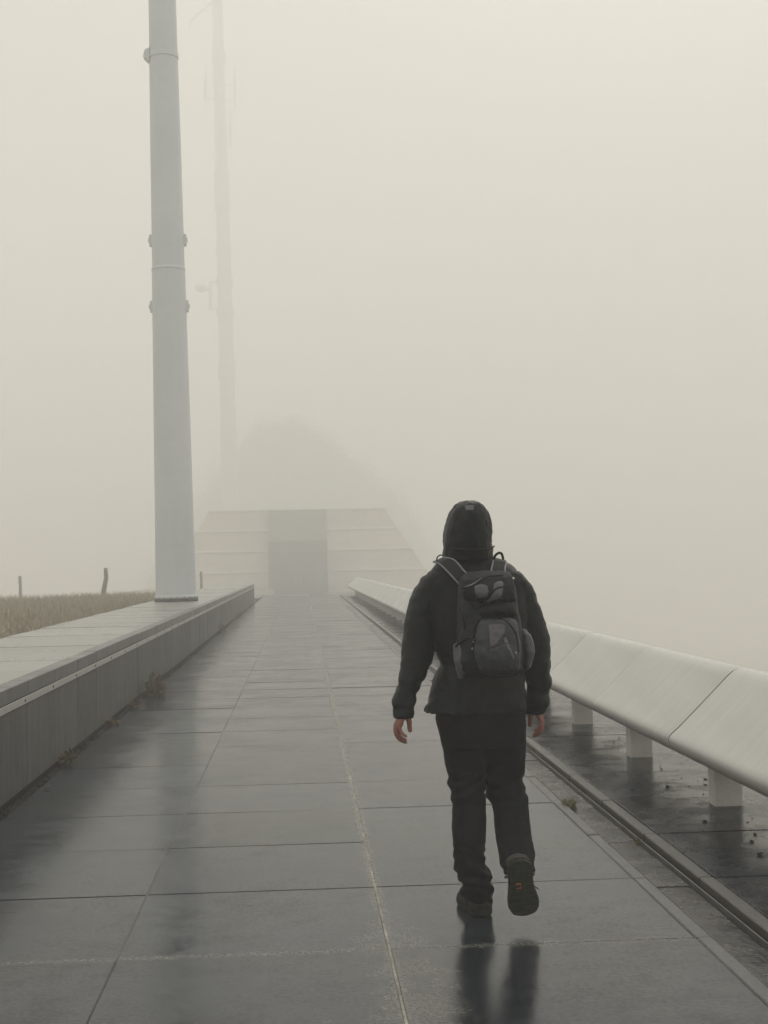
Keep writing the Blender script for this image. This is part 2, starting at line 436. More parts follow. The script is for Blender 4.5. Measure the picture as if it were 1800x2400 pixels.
# ------------------------------------------------------------------ raised platform and retaining wall on the left
plat = empty('platform'); tag(plat, 'raised stone slab platform beside the walkway', kind='structure')
box('platform_core', -3.52, -2.12, 1.0, 59.2, -0.5, 0.66, 'bed', plat)
PW = 1.13
me = box_mesh('platform_slab', -0.715, 0.715, -PW/2+0.005, PW/2-0.005, -0.09, 0.0, 'deck', 0.005)
for r in range(-7, 43):
    o = link('platform_slab', me, plat); o.location = (-2.815, 10.23+(r+0.5)*PW, 0.755+random.uniform(-0.004, 0.003))
    o.rotation_euler = (random.gauss(0, 0.0016), random.gauss(0, 0.0016), 0)
wall = empty('retaining_wall', (-1.97, 10, 0)); tag(wall, 'low grey concrete panel wall with steel rail under its coping', 'wall')
wall.location = (0, 0, 0)
box('wall_core', -2.11, -1.992, 2.3, 58.8, -0.2, 0.655, 'bed', wall)
me = box_mesh('wall_panel', -0.012, 0.012, -PW/2+0.003, PW/2-0.003, 0.02, 0.600, 'wall', 0.003)
mc = box_mesh('coping', -0.065, 0.065, -PW/2+0.002, PW/2-0.002, 0.660, 0.762, 'coping', 0.005)
for r in range(-7, 43):
    yc = 10.23+(r+0.5)*PW
    o = link('wall_panel', me, wall); o.location = (-1.982+random.uniform(-.0025, .0025), yc, 0); o.rotation_euler = (0, 0, random.gauss(0, 0.0015))
    o = link('coping', mc, wall); o.location = (-2.032, yc, random.uniform(-.002, .002)); o.rotation_euler = (0, 0, random.gauss(0, 0.001))
mr = box_mesh('steel_rail', -0.006, 0.006, -PW*2.5+0.002, PW*2.5-0.002, 0.604, 0.654, 'rail', 0.0015)
for r in range(10):
    o = link('steel_rail', mr, wall); o.location = (-1.968, 10.23-7*PW+(r+0.5)*PW*5, 0)
V, Fc = tube_data([(0, 0, 0), (0.004, 0, 0), (0.006, 0, 0)], [0.011, 0.011, 0.007], 10)
sm = bpy.data.meshes.new('screw'); sm.from_pydata([tuple(v) for v in V], [], Fc); sm.materials.append(M['screw']); fix(sm)
for r in range(-6, 43):
    o = link('screw', sm, wall); o.location = (-1.9622, 10.10+r*PW, 0.629)

# ------------------------------------------------------------------ long bench on the right
bench = empty('long_bench', (0, 0, 0)); tag(bench, 'long pale concrete bench with sloped back on square legs', 'bench')
prof = [(2.56, 0.332), (2.36, 0.336), (2.305, 0.342), (2.266, 0.355), (2.236, 0.376), (2.212, 0.402), (2.199, 0.428), (2.198, 0.447), (2.207, 0.464), (2.228, 0.484), (2.26, 0.510),
        (2.40, 0.645), (2.56, 0.803), (2.587, 0.829), (2.612, 0.848), (2.640, 0.860), (2.672, 0.864), (2.704, 0.860), (2.73, 0.846), (2.747, 0.822), (2.752, 0.79), (2.76, 0.60), (2.76, 0.36), (2.745, 0.335)]
LB = 2.20
def bench_panel(gap):
    n = len(prof); h = LB/2-gap/2; e = 0.006
    V = []
    cx = sum(p[0] for p in prof)/n; cz = sum(p[1] for p in prof)/n
    for yy, s in ((-h, e), (-h+e, 0), (h-e, 0), (h, e)):
        for (x, z) in prof:
            d = Vector((cx-x, cz-z)).normalized()*s
            V.append((x+d.x, yy, z+d.y))
    F_ = [(i*n+k, i*n+(k+1) % n, (i+1)*n+(k+1) % n, (i+1)*n+k) for i in range(3) for k in range(n)]
    F_ += [tuple(range(n))[::-1], tuple(3*n+k for k in range(n))]
    me = bpy.data.meshes.new('bench_panel'); me.from_pydata(V, [], F_); me.update(); me.materials.append(M['bench'])
    fix(me)
    for p in me.polygons: p.use_smooth = True
    me.set_sharp_from_angle(angle=rad(35))
    return me
pm = bench_panel(0.013)
def gap_shade_mesh():  # near-black filler added to imitate the shade inside the open panel joints
    n = len(prof); cx = sum(p[0] for p in prof)/n; cz = sum(p[1] for p in prof)/n
    V = [(x+(cx-x)*.015+.002, yy, z+(cz-z)*.015-.002) for yy in (-.02, .02) for x, z in prof]
    F_ = [(k, (k+1) % n, n+(k+1) % n, n+k) for k in range(n)] + [tuple(range(n))[::-1], tuple(n+k for k in range(n))]
    me = bpy.data.meshes.new('gap_shade'); me.from_pydata(V, [], F_); me.materials.append(M['screw']); fix(me); return me
js = gap_shade_mesh()
lm = box_mesh('leg', -0.085, 0.085, -0.07, 0.07, 0.02, 0.337, 'leg', 0.004)
for k in range(-3, 27):
    y = 8.46 + LB*k
    o = link('bench_panel', pm, bench); o.location = (0, y+LB/2+(0.008 if k == 0 else -0.008 if k == -1 else 0), random.uniform(-.002, .002))
    o = link('gap_shade', js, bench); o.location = (0, y, 0)
    o = link('leg', lm, bench); o.location = (2.565, y+0.075, 0)

# ------------------------------------------------------------------ masts
def lathe(name, prof_, mat, parent, loc, n=40, smooth=40):
    V, Fc = [], []
    for (r_, z) in prof_:
        for k in range(n):
            a = 2*math.pi*k/n; V.append((loc[0]+r_*math.cos(a), loc[1]+r_*math.sin(a), loc[2]+z))
    m = len(prof_)
    for i in range(m-1):
        for k in range(n): Fc.append((i*n+k, i*n+(k+1) % n, (i+1)*n+(k+1) % n, (i+1)*n+k))
    Fc += [tuple(range(n))[::-1], tuple((m-1)*n+k for k in range(n))]
    return mesh_obj(name, V, Fc, mat, parent, smooth)

m1 = empty('mast', (-2.88, 32.6, 0.755)); tag(m1, 'thick grey tapered steel mast standing on the raised platform', 'mast')
O = (0, 0, 0)
m1.rotation_euler = (0, -0.0075, 0)
mast_r = lambda z: 0.462 - 0.0103*z      # radius at height above the platform
lathe('mast_shaft', [(mast_r(0.1), 0.10), (mast_r(2), 2.0), (mast_r(4), 4.0), (mast_r(7.66), 7.66)], 'mast', m1, O, 48)
lathe('mast_shaft', [(mast_r(7.70)-.008, 7.67), (mast_r(10), 10.0), (mast_r(14), 14.0), (mast_r(24), 24.0)], 'mast', m1, O, 48)
lathe('base_flange', [(0.50, 0.0), (0.505, 0.02), (0.505, 0.06), (0.49, 0.075)], 'kerb', m1, O, 48)
lathe('base_ring', [(0.475, 0.076), (0.495, 0.085), (0.495, 0.13), (0.475, 0.14)], 'mast', m1, O, 48)
for k in range(20):
    a = 2*math.pi*(k+.5)/20
    V, Fc = tube_data([(0.49*math.cos(a), 0.49*math.sin(a), 0.07), (0.49*math.cos(a), 0.49*math.sin(a), 0.115)], 0.012, 6)
    mesh_obj('anchor_bolt', V, Fc, 'mid_block', m1)
lathe('joint_flange', [(mast_r(7.6)+.002, 7.63), (mast_r(7.6)+.008, 7.645), (mast_r(7.6)+.008, 7.69), (mast_r(7.6)+.002, 7.70)], 'mast', m1, O, 48)
for z in (6.81, 8.35):
    for s in (-1, 1):
        r_ = mast_r(z)
        o = box('bracket', (s*(r_-.03)) if s > 0 else -(r_+.05), (r_+.05) if s > 0 else -(r_-.03), -0.07, 0.07, z-.13, z+.13, 'mast', m1, 0.008)
        box('bracket_lug', s*(r_+.048) if s > 0 else -(r_+.075), (r_+.075) if s > 0 else -(r_+.048), -0.03, 0.03, z-.05, z+.05, 'dark_block', o, 0.004)
for z in (12.66, 14.25):
    r_ = mast_r(z)
    bd = lathe('clamp_band', [(r_+.004, z-.06), (r_+.016, z-.05), (r_+.016, z+.05), (r_+.004, z+.06)], 'mast', m1, O, 40)
    V = [(-r_+.02, -.16, z-.17), (-r_+.02, .16, z-.17), (-r_+.02, .16, z+.17), (-r_+.02, -.16, z+.17),
         (-r_-.13, -.13, z-.02), (-r_-.13, .13, z-.02), (-r_-.09, .13, z+.13), (-r_-.09, -.13, z+.13)]
    mesh_obj('junction_box', V, [(0, 1, 2, 3), (4, 7, 6, 5), (0, 4, 5, 1), (1, 5, 6, 2), (2, 6, 7, 3), (3, 7, 4, 0)], 'mast', bd)  # junction box carried on the clamp band

m2 = empty('mast', (-12.2, 250.0, -3.4)); tag(m2, 'faint distant antenna mast with side arms and dish in the fog', 'mast')
base2 = -0.9
r2 = lambda z: 0.80 - 0.0063*z
def cx2(z): return -0.0085*z      # the far mast stands a touch out of plumb
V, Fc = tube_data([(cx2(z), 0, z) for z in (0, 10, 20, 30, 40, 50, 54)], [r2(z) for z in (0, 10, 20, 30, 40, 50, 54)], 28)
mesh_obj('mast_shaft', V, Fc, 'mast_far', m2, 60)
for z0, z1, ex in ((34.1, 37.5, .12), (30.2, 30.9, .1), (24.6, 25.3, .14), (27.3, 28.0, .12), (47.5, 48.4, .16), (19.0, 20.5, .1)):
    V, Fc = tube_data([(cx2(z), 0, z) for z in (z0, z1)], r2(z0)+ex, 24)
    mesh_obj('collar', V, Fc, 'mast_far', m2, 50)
for xa, za, zb in ((-1.55, 43.2, 47.0), (1.0, 43.1, 46.9), (0.55, 39.6, 43.0), (-1.75, 43.9, 45.6)):
    a = mesh_obj('panel_antenna', *tube_data([(xa, -.3, za), (xa, -.3, zb)], 0.075, 8), 'mast_far', m2)
    for z in (za+.9, zb-1.6): mesh_obj('antenna_bracket', *tube_data([(cx2(z), -.3, z), (xa, -.3, z)], 0.05, 6), 'mast_far', a)
arm = mesh_obj('boom', *join_data([tube_data([(-.5, 0, 53.3), (-2.9, 0, 51.2)], 0.09, 8), tube_data([(-2.9, 0, 51.6), (-2.9, 0, 49.8)], 0.05, 8), tube_data([(-1.6, 0, 52.2), (-0.6, 0, 51.6)], 0.05, 6)]), 'mast_far', m2)
dish = mesh_obj('dish_arm', *join_data([tube_data([(-.6, 0, 27.7), (-1.45, 0, 27.7), (-1.5, 0, 25.3), (-.7, 0, 25.3)], 0.16, 10), tube_data([(-1.5, 0, 27.0), (-2.2, 0, 27.05)], 0.14, 8)]), 'mast_far', m2)
lathe('dish', [(0.15, -.0), (0.35, 0.12), (0.5, 0.3), (0.56, 0.5), (0.52, 0.62), (0.3, 0.7), (0.05, 0.72)], 'mast_far', dish, (-2.35, -0.1, 26.75), 24)

# ------------------------------------------------------------------ building at the end of the walkway
bl = empty('building', (-0.38, 165.0, -1.92)); tag(bl, 'broad terraced building with white ledges and dark entrance in the fog', 'building')
BZ = 0.18
for i in range(4):
    z0, z1 = BZ + 1.63*i - (0.3 if i == 0 else 0), BZ + 1.63*(i+1)
    ha, hb = 10.95 - 1.02*i, 10.95 - 1.02*(i+1)
    ya, yb = 0.55*i, 0.55*(i+1) - 0.12
    for s in (-1, 1):
        inner = 2.30
        V = [(s*inner, ya, z0), (s*ha, ya, z0), (s*(hb+.12), yb, z1-.10), (s*inner, yb, z1-.10),
             (s*inner, ya+9, z0), (s*ha, ya+9, z0), (s*(hb+.12), yb+9, z1-.10), (s*inner, yb+9, z1-.10)]
        tier = mesh_obj('tier', V, [(0, 1, 2, 3), (4, 7, 6, 5), (0, 4, 5, 1), (1, 5, 6, 2), (2, 6, 7, 3), (3, 7, 4, 0)], 'facade', bl); fix(tier.data)
        a, b_ = sorted((s*inner, s*(hb+.2)))
        box('ledge', a, b_, yb-.14, yb+9.2, z1-.098, z1+.01, 'ledge', tier)
        for q in range(1, 4):
            xq = s*(inner + (ha-inner)*q/4)
            vv = [(xq-.03, ya-.03, z0+.02), (xq+.03, ya-.03, z0+.02), (xq+.03-s*.0, yb-.03, z1-.12), (xq-.03, yb-.03, z1-.12)]
            vv += [(x, y+.06, z) for x, y, z in vv]
            mesh_obj('panel_rib', vv, [(0, 1, 2, 3), (4, 7, 6, 5), (0, 4, 5, 1), (1, 5, 6, 2), (2, 6, 7, 3), (3, 7, 4, 0)], 'facade', tier)
for s in (-1, 1): box('ledge', *sorted((s*2.30, s*11.2)), -.25, -.01, 0.10, 0.19, 'ledge', bl)
ent = box('entrance_block', -2.28, 2.28, -0.6, 9.0, -0.3, 4.1, 'portal', bl, 0.05)
for s in (-1, 1):
    d_ = box('door', *sorted((s*.04, s*1.3)), -0.68, -0.61, 0.0, 2.5, 'glass', ent)
    box('door_handle', s*.18-.02, s*.18+.02, -0.74, -0.69, 0.9, 1.4, 'rail', d_)
box('canopy', -2.1, 2.1, -1.1, -0.62, 3.2, 3.36, 'portal', ent, 0.02)
up_b = box('upper_fade', -2.27, 2.27, 0.6, 8.9, 4.12, 6.6, 'mid_block', bl, 0.05)  # added block, its mid grey imitating the entrance dark fading upward
# rounded summit knoll behind it
V, Fc = [], []
NR, NA = 60, 160
for i in range(NR+1):
    q = i/NR
    for k in range(NA):
        a = 2*math.pi*k/NA; rr_ = 36.0*q
        x, y = rr_*math.cos(a)*1.05, rr_*math.sin(a)
        prof_z = 35.0*(1-q**1.9)
        n1 = noise.noise((x*.06+4, y*.06, 1.7))*7.0 + noise.noise((x*.16, y*.16+7, 4.2))*2.5 + noise.noise((x*.45, y*.45+7, 2.2))*0.8
        V.append((x, y, prof_z + n1*(1-q)**.5*min(1, q*3+.45) - 5.0))
for i in range(NR):
    for k in range(NA): Fc.append((i*NA+k, i*NA+(k+1) % NA, (i+1)*NA+(k+1) % NA, (i+1)*NA+k))
hill = mesh_obj('hill', V, Fc, 'hill', None, 180); hill.location = (-1.2, 345.0, 0.5); hill.scale = (1.0, 1.0, 1.05); tag(hill, 'rounded grassy summit knoll behind the building, almost lost in fog', kind='structure')
m2.scale = (2.0, 2.0, 2.0); bl.scale = (1.5, 1.5, 1.5)

rs = random.Random(11); V2, F2 = [], []  # loose scrub flecks added around the knoll to imitate a fog-softened edge
hvs = [hill.matrix_basis @ v.co for v in hill.data.vertices]
hc = Vector((-1.2, 345.0, 8.0))
for _ in range(34000):
    p0 = Vector(hvs[rs.randrange(len(hvs))])
    if p0.y > 352 or p0.z < -2: continue
    p0 += (p0-hc).normalized()*min(rs.expovariate(1/1.0), 4.0) + Vector((rs.gauss(0, .6), rs.gauss(0, .6), rs.gauss(0, .4)))
    s_ = rs.uniform(.12, .36); d1 = Vector((rs.gauss(0, 1), rs.gauss(0, .6), rs.gauss(0, 1))).normalized()*s_; d2 = d1.orthogonal().normalized()*s_*.6
    k0 = len(V2); V2 += [p0-d1, p0+d2, p0+d1, p0-d2]; F2.append((k0, k0+1, k0+2, k0+3))
o = mesh_obj('scrub', V2, F2, 'hill'); tag(o, 'scrub flecks added to imitate fog softening the far knoll outline', 'scrub', kind='stuff')

# ------------------------------------------------------------------ fence posts in the field
for (x, y, zt, r_, lean, lab) in ((-6.86, 50.0, 1.56, .085, .13, 'crooked wooden fence post in the grass, the tallest of the three'),
                              (-13.77, 70.0, 1.25, .09, 0.0, 'thin faint fence post at the left edge of the grass field'),
                              (-5.30, 75.0, 1.27, .09, 0.01, 'short pale fence post just right of the thick mast')):
    o = empty('fence_post', (x, y, ground_z(x, y)-.2)); h = zt - ground_z(x, y) + .2
    V, Fc = tube_data([(-lean, 0, 0), (-lean*.6, 0, h*.45), (0.01, 0, h*.75), (0, 0, h-.03), (0, 0, h)], [r_, r_, r_*.95, r_*.9, r_*.55], 9)
    V = [Vector(v)+Vector((noise.noise(Vector(v)*5)*.03, 0, 0)) for v in V]
    mesh_obj('post', V, Fc, 'wood', o, 50)
    mesh_obj('wire_staple', *tube_data([(0, -r_-.01, h*.8), (0.02, -r_-.04, h*.78), (0, -r_-.01, h*.76)], .008, 5), 'rail', o)
    tag(o, lab, 'fence post', 'fence posts in the field')

# ------------------------------------------------------------------ grass, weeds, leaves, stones
def blades(n, place, hmin, hmax, wd, lean, seed):
    rr = random.Random(seed); V, Fc = [], []
    for _ in range(n):
        x, y, z = place(rr); h = rr.uniform(hmin, hmax); a = rr.uniform(0, 2*math.pi); l = rr.uniform(.1, lean)*h
        dx, dy = math.cos(a)*l, math.sin(a)*l; b = rr.uniform(0, 2*math.pi); wx, wy = math.cos(b)*wd, math.sin(b)*wd
        o = len(V)
        V += [(x-wx, y-wy, z-.02), (x+wx, y+wy, z-.02), (x+dx*.35+wx*.7, y+dy*.35+wy*.7, z+h*.55), (x+dx*.35-wx*.7, y+dy*.35-wy*.7, z+h*.55), (x+dx, y+dy, z+h*rr.uniform(.85, 1))]
        Fc += [(o, o+1, o+2, o+3), (o+3, o+2, o+4)]
    return V, Fc
def field_place(rr):
    y = 14 + 36*rr.random()**0.8
    x = -3.5 - rr.random()**1.3*(8+0.12*y)
    return x, y, ground_z(x, y)
V, Fc = blades(42000, field_place, .06, .27, .005, 1.2, 3)
o = mesh_obj('field_grass', V, Fc, 'dry_grass'); tag(o, 'tall dry tan grass of the field behind the platform', 'grass', kind='stuff')

def clump(name, loc, rad_, n, hmin, hmax, wd, mat, label, cat, seed, flat=1.0, group=None):
    def pl(rr):
        a = rr.uniform(0, 6.283); q = rad_*math.sqrt(rr.random()); return q*math.cos(a)*flat, q*math.sin(a), 0.0
    V, Fc = blades(n, pl, hmin, hmax, wd, 1.1, seed)
    o = mesh_obj(name, V, Fc, mat); o.location = loc; tag(o, label, cat, group); return o
clump('grass_tuft', (1.655, 8.85, -.024), .065, 130, .03, .085, .003, 'green_grass', 'small green grass tuft growing at the edge of the gutter', 'grass tuft', 21, .7)
clump('weed_sprig', (1.83, 7.75, -.024), .03, 30, .015, .04, .003, 'green_grass', 'tiny weed in the gutter against the kerb', 'weed', 22, .5)

def leafy(name, loc, rx, ry, h, n, ls, mat, label, seed, group=None):
    rr = random.Random(seed); V, Fc = [], []
    for _ in range(n):
        a = rr.uniform(0, 6.283); q = math.sqrt(rr.random()); z = h*rr.random()**1.2*(1-.5*q*q)
        x, y = rx*q*math.cos(a), ry*q*math.sin(a)
        d = Vector((x/rx*.8+rr.gauss(0, .5), y/ry*.8+rr.gauss(0, .5), rr.uniform(-.2, .9))).normalized(); s = d.cross(Vector((rr.gauss(0, 1), rr.gauss(0, 1), rr.gauss(0, 1)))).normalized()
        L = ls*rr.uniform(.6, 1.3); p = Vector((x, y, max(z, .004))); o = len(V)
        V += [p, p+d*L*.5+s*L*.22, p+d*L, p+d*L*.5-s*L*.22]; Fc += [(o, o+1, o+2, o+3)]
    for _ in range(max(6, n//25)):
        a = rr.uniform(0, 6.283); o = len(V)
        tv, tf = tube_data([(0, 0, 0), (rx*.4*math.cos(a), ry*.4*math.sin(a), h*.5), (rx*.75*math.cos(a), ry*.75*math.sin(a), h*.9)], .003, 4)
        V += tv; Fc += [tuple(i+o for i in f) for f in tf]
    ob = mesh_obj(name, V, Fc, mat); ob.location = loc; tag(ob, label, 'weed', group); return ob
leafy('weed_bush', (-1.80, 17.3, -.01), .11, .24, .27, 420, .045, 'weed', 'largest bushy green and rust weed at the foot of the wall', 31)
for i, (x, y, s, lab) in enumerate([(-1.905, 11.5, .6, 'small dry weed at the wall foot nearest the camera but one'),
                               (-1.90, 15.9, .45, 'low straggling weed just in front of the largest weed bush'),
                               (-1.90, 14.2, .4, 'low weed midway along the foot of the wall'),
                               (-1.89, 33.4, 1.1, 'distant weed at the wall foot below the thick mast'),
                               (-1.88, 42.5, 1.0, 'farthest faint weed at the foot of the wall')]):
    leafy('weed_bush', (x, y, -.015), .07*s+.02, .22*s, .18*s, 110, .035, 'weed', lab, 40+i)
rr = random.Random(5)
lv = [(0, 0, .004), (.018, .012, .008), (.02, .03, .006), (.006, .045, .012), (-.012, .032, .006), (-.02, .018, .010), (.001, .022, .002)]
lme = bpy.data.meshes.new('fallen_leaf'); lme.from_pydata(lv, [], [(0, 1, 6), (1, 2, 6), (2, 3, 6), (3, 4, 6), (4, 5, 6), (5, 0, 6)]); lme.materials.append(M['leaf_orange'])
for i, (x, y, lab) in enumerate([(-1.86, 10.17, 'yellow leaf lying at the wall foot, nearest the camera'), (-1.86, 15.74, 'bright yellow leaf on the paving just before the largest weed'),
                                 (-1.84, 16.47, 'orange leaf lying against the largest weed'), (-1.85, 14.3, 'dull orange leaf by the wall foot midway to the largest weed')]):
    o = link('fallen_leaf', lme); o.location = (x, y, .003); o.rotation_euler = (rr.uniform(-.2, .2), rr.uniform(-.5, -.1), rr.uniform(0, 6)); o.scale = (1.3,)*3
    tag(o, lab, 'leaf', 'fallen leaves at the wall foot')
def pebble_mesh(seed):
    r_ = random.Random(seed); bm = bmesh.new(); bmesh.ops.create_icosphere(bm, subdivisions=1, radius=1.0)
    for v in bm.verts: v.co = Vector((v.co.x, v.co.y*.8, v.co.z*.5))*r_.uniform(.7, 1.2)
    me = bpy.data.meshes.new('pebble'); bm.to_mesh(me); bm.free(); me.materials.append(M['pebble']); return me
pms = [pebble_mesh(s) for s in range(4)]
for i, (x, y) in enumerate([(2.45, 11.45), (2.48, 11.28), (2.56, 11.39), (2.49, 11.15), (2.55, 11.56), (2.64, 11.77), (2.55, 10.02), (2.66, 10.0), (2.59, 10.21), (2.39, 9.24), (2.42, 9.26), (2.53, 9.23), (2.65, 9.44), (2.65, 9.27), (2.72, 9.5), (2.54, 8.93), (2.34, 8.09), (2.36, 7.93), (2.43, 7.99), (2.57, 8.05), (2.28, 8.0), (2.51, 7.94), (2.36, 7.41), (2.3, 7.09), (2.44, 7.6), (2.43, 9.62), (2.58, 9.59), (2.55, 11.12)]):
    o = link('pebble', pms[i % 4]); s = .005+.013*rr.random()**1.6; o.scale = (s*1.2, s*1.1, s); o.location = (x, y, .026+s*.35); o.rotation_euler = (0, 0, rr.uniform(0, 6))
    tag(o, 'dark stone chip scattered on the wet paving under the bench', 'pebble', 'stone chips under the bench')
def grit(rr_):
    return 0
V, Fc = [], []
for _ in range(420):
    x, y = rr.uniform(-1.965, -1.885), 3+rr.random()**1.5*26; s = rr.uniform(.004, .016); o = len(V)
    c = Vector((x, y, -.02+s*.5))
    V += [c+Vector((s*rr.uniform(.6, 1.2), 0, 0)), c+Vector((0, s, 0)), c+Vector((-s, 0, 0)), c+Vector((0, -s, 0)), c+Vector((0, 0, s)), c+Vector((0, 0, -s))]
    Fc += [tuple(o+i for i in f) for f in ((0, 1, 4), (1, 2, 4), (2, 3, 4), (3, 0, 4), (1, 0, 5), (2, 1, 5), (3, 2, 5), (0, 3, 5))]
o = mesh_obj('gravel', V, Fc, 'bed'); tag(o, 'loose grit in the gap at the foot of the wall', 'gravel', kind='stuff')

# ------------------------------------------------------------------ the walking person
TORSO = [
    (0.7374, 6.19, 1.5795, 0.0983, 0.085), (0.7358, 6.19, 1.5629, 0.1091, 0.09), (0.7457, 6.185, 1.5436, 0.1414, 0.1), (0.7471, 6.18, 1.5245, 0.1748, 0.115),
    (0.7549, 6.17, 1.4958, 0.2056, 0.125), (0.7588, 6.17, 1.453, 0.227, 0.135), (0.7655, 6.17, 1.3816, 0.2282, 0.145), (0.7704, 6.17, 1.2866, 0.2209, 0.15),
    (0.7741, 6.17, 1.1917, 0.21, 0.15), (0.7825, 6.17, 1.1442, 0.1957, 0.15), (0.7901, 6.17, 1.0943, 0.183, 0.15), (0.7803, 6.17, 1.0732, 0.1894, 0.15),
    (0.766, 6.17, 1.031, 0.1998, 0.152), (0.7598, 6.17, 0.9887, 0.2078, 0.157), (0.7544, 6.17, 0.9416, 0.214, 0.162), (0.7499, 6.17, 0.9087, 0.2187, 0.166),
    (0.747, 6.17, 0.8898, 0.221, 0.168),
]
LSLEEVE = [
    (0.6018, 6.17, 1.4991, 0.0453, 0.075), (0.5775, 6.17, 1.4806, 0.0524, 0.08), (0.552, 6.17, 1.4338, 0.0578, 0.085), (0.5353, 6.165, 1.3869, 0.0611, 0.085),
    (0.5226, 6.16, 1.34, 0.0627, 0.085), (0.5129, 6.155, 1.2932, 0.0661, 0.085), (0.5067, 6.15, 1.2464, 0.0684, 0.085), (0.5019, 6.145, 1.1997, 0.0693, 0.083),
    (0.4977, 6.14, 1.1531, 0.0706, 0.08), (0.494, 6.135, 1.1206, 0.0708, 0.078), (0.4835, 6.13, 1.0837, 0.0658, 0.072), (0.4668, 6.12, 1.0428, 0.0609, 0.068),
    (0.4529, 6.115, 1.0155, 0.054, 0.064), (0.4426, 6.11, 0.9836, 0.0509, 0.06), (0.4373, 6.105, 0.9609, 0.0506, 0.058), (0.4333, 6.105, 0.947, 0.0525, 0.058),
    (0.4305, 6.1, 0.9313, 0.0541, 0.058), (0.43, 6.1, 0.9196, 0.0454, 0.05), (0.4292, 6.095, 0.9016, 0.0426, 0.047), (0.4287, 6.09, 0.8835, 0.0409, 0.046),
]
RSLEEVE = [
    (0.9008, 6.17, 1.5022, 0.0431, 0.075), (0.9196, 6.17, 1.4875, 0.0575, 0.08), (0.9309, 6.17, 1.4587, 0.0647, 0.085), (0.9428, 6.17, 1.4347, 0.0676, 0.085),
    (0.9594, 6.175, 1.3962, 0.0701, 0.085), (0.9778, 6.18, 1.348, 0.0697, 0.085), (0.9919, 6.185, 1.3047, 0.0697, 0.085), (1.006, 6.19, 1.2565, 0.0698, 0.085),
    (1.0193, 6.195, 1.2083, 0.0691, 0.083), (1.0272, 6.2, 1.1601, 0.0677, 0.08), (1.0327, 6.205, 1.0881, 0.0612, 0.075), (1.034, 6.21, 1.04, 0.0576, 0.07),
    (1.0414, 6.215, 1.0012, 0.0565, 0.068), (1.0401, 6.22, 0.9722, 0.0531, 0.064), (1.0308, 6.22, 0.9486, 0.0464, 0.058), (1.0346, 6.225, 0.9313, 0.0517, 0.06),
    (1.0366, 6.225, 0.9169, 0.0551, 0.062), (1.0327, 6.23, 0.9022, 0.0527, 0.058), (1.0212, 6.23, 0.8858, 0.0445, 0.05), (1.0189, 6.23, 0.8705, 0.0425, 0.047),
]
HOOD = [
    (0.7379, 6.17, 1.8108, 0.0192, 0.05), (0.7398, 6.17, 1.8075, 0.0426, 0.08), (0.7417, 6.17, 1.7984, 0.0582, 0.105), (0.7421, 6.17, 1.7817, 0.0732, 0.125),
    (0.7391, 6.17, 1.7579, 0.0866, 0.14), (0.7369, 6.175, 1.7152, 0.1006, 0.15), (0.7347, 6.18, 1.6677, 0.1071, 0.15), (0.7336, 6.18, 1.6296, 0.1083, 0.145),
    (0.7341, 6.18, 1.6105, 0.1058, 0.135), (0.7348, 6.18, 1.5914, 0.1075, 0.125), (0.7349, 6.18, 1.5628, 0.1101, 0.115), (0.7376, 6.18, 1.5342, 0.1221, 0.11),
]
HIPS = [
    (0.7735, 6.17, 0.967, 0.1955, 0.14), (0.7741, 6.17, 0.9292, 0.194, 0.142), (0.7745, 6.17, 0.8867, 0.1935, 0.143), (0.7731, 6.17, 0.8584, 0.197, 0.145),
    (0.7762, 6.17, 0.8158, 0.1939, 0.145), (0.7815, 6.17, 0.778, 0.1881, 0.14), (0.7851, 6.17, 0.7402, 0.1836, 0.13),
]
LLEG = [
    (0.6944, 6.17, 0.8558, 0.0999, 0.12), (0.6915, 6.17, 0.7993, 0.1006, 0.115), (0.6961, 6.175, 0.7373, 0.0937, 0.11), (0.7005, 6.18, 0.6753, 0.0895, 0.105),
    (0.7056, 6.185, 0.6273, 0.0853, 0.1), (0.7083, 6.19, 0.5911, 0.0825, 0.095), (0.7071, 6.19, 0.5723, 0.0836, 0.095), (0.7113, 6.19, 0.558, 0.0786, 0.092),
    (0.7115, 6.19, 0.5132, 0.0765, 0.09), (0.7132, 6.19, 0.4755, 0.0734, 0.09), (0.7139, 6.185, 0.4199, 0.0745, 0.088), (0.712, 6.18, 0.3738, 0.0746, 0.088),
    (0.7116, 6.18, 0.3034, 0.0715, 0.087), (0.7099, 6.18, 0.2425, 0.0674, 0.085), (0.7157, 6.18, 0.2048, 0.0717, 0.088), (0.7229, 6.18, 0.1858, 0.0774, 0.09),
    (0.7309, 6.18, 0.1644, 0.0703, 0.088), (0.738, 6.18, 0.1431, 0.0703, 0.09), (0.7429, 6.18, 0.1289, 0.0689, 0.09), (0.739, 6.182, 0.1122, 0.0679, 0.088),
    (0.741, 6.185, 0.0903, 0.0672, 0.088), (0.7413, 6.188, 0.0662, 0.0639, 0.086),
]
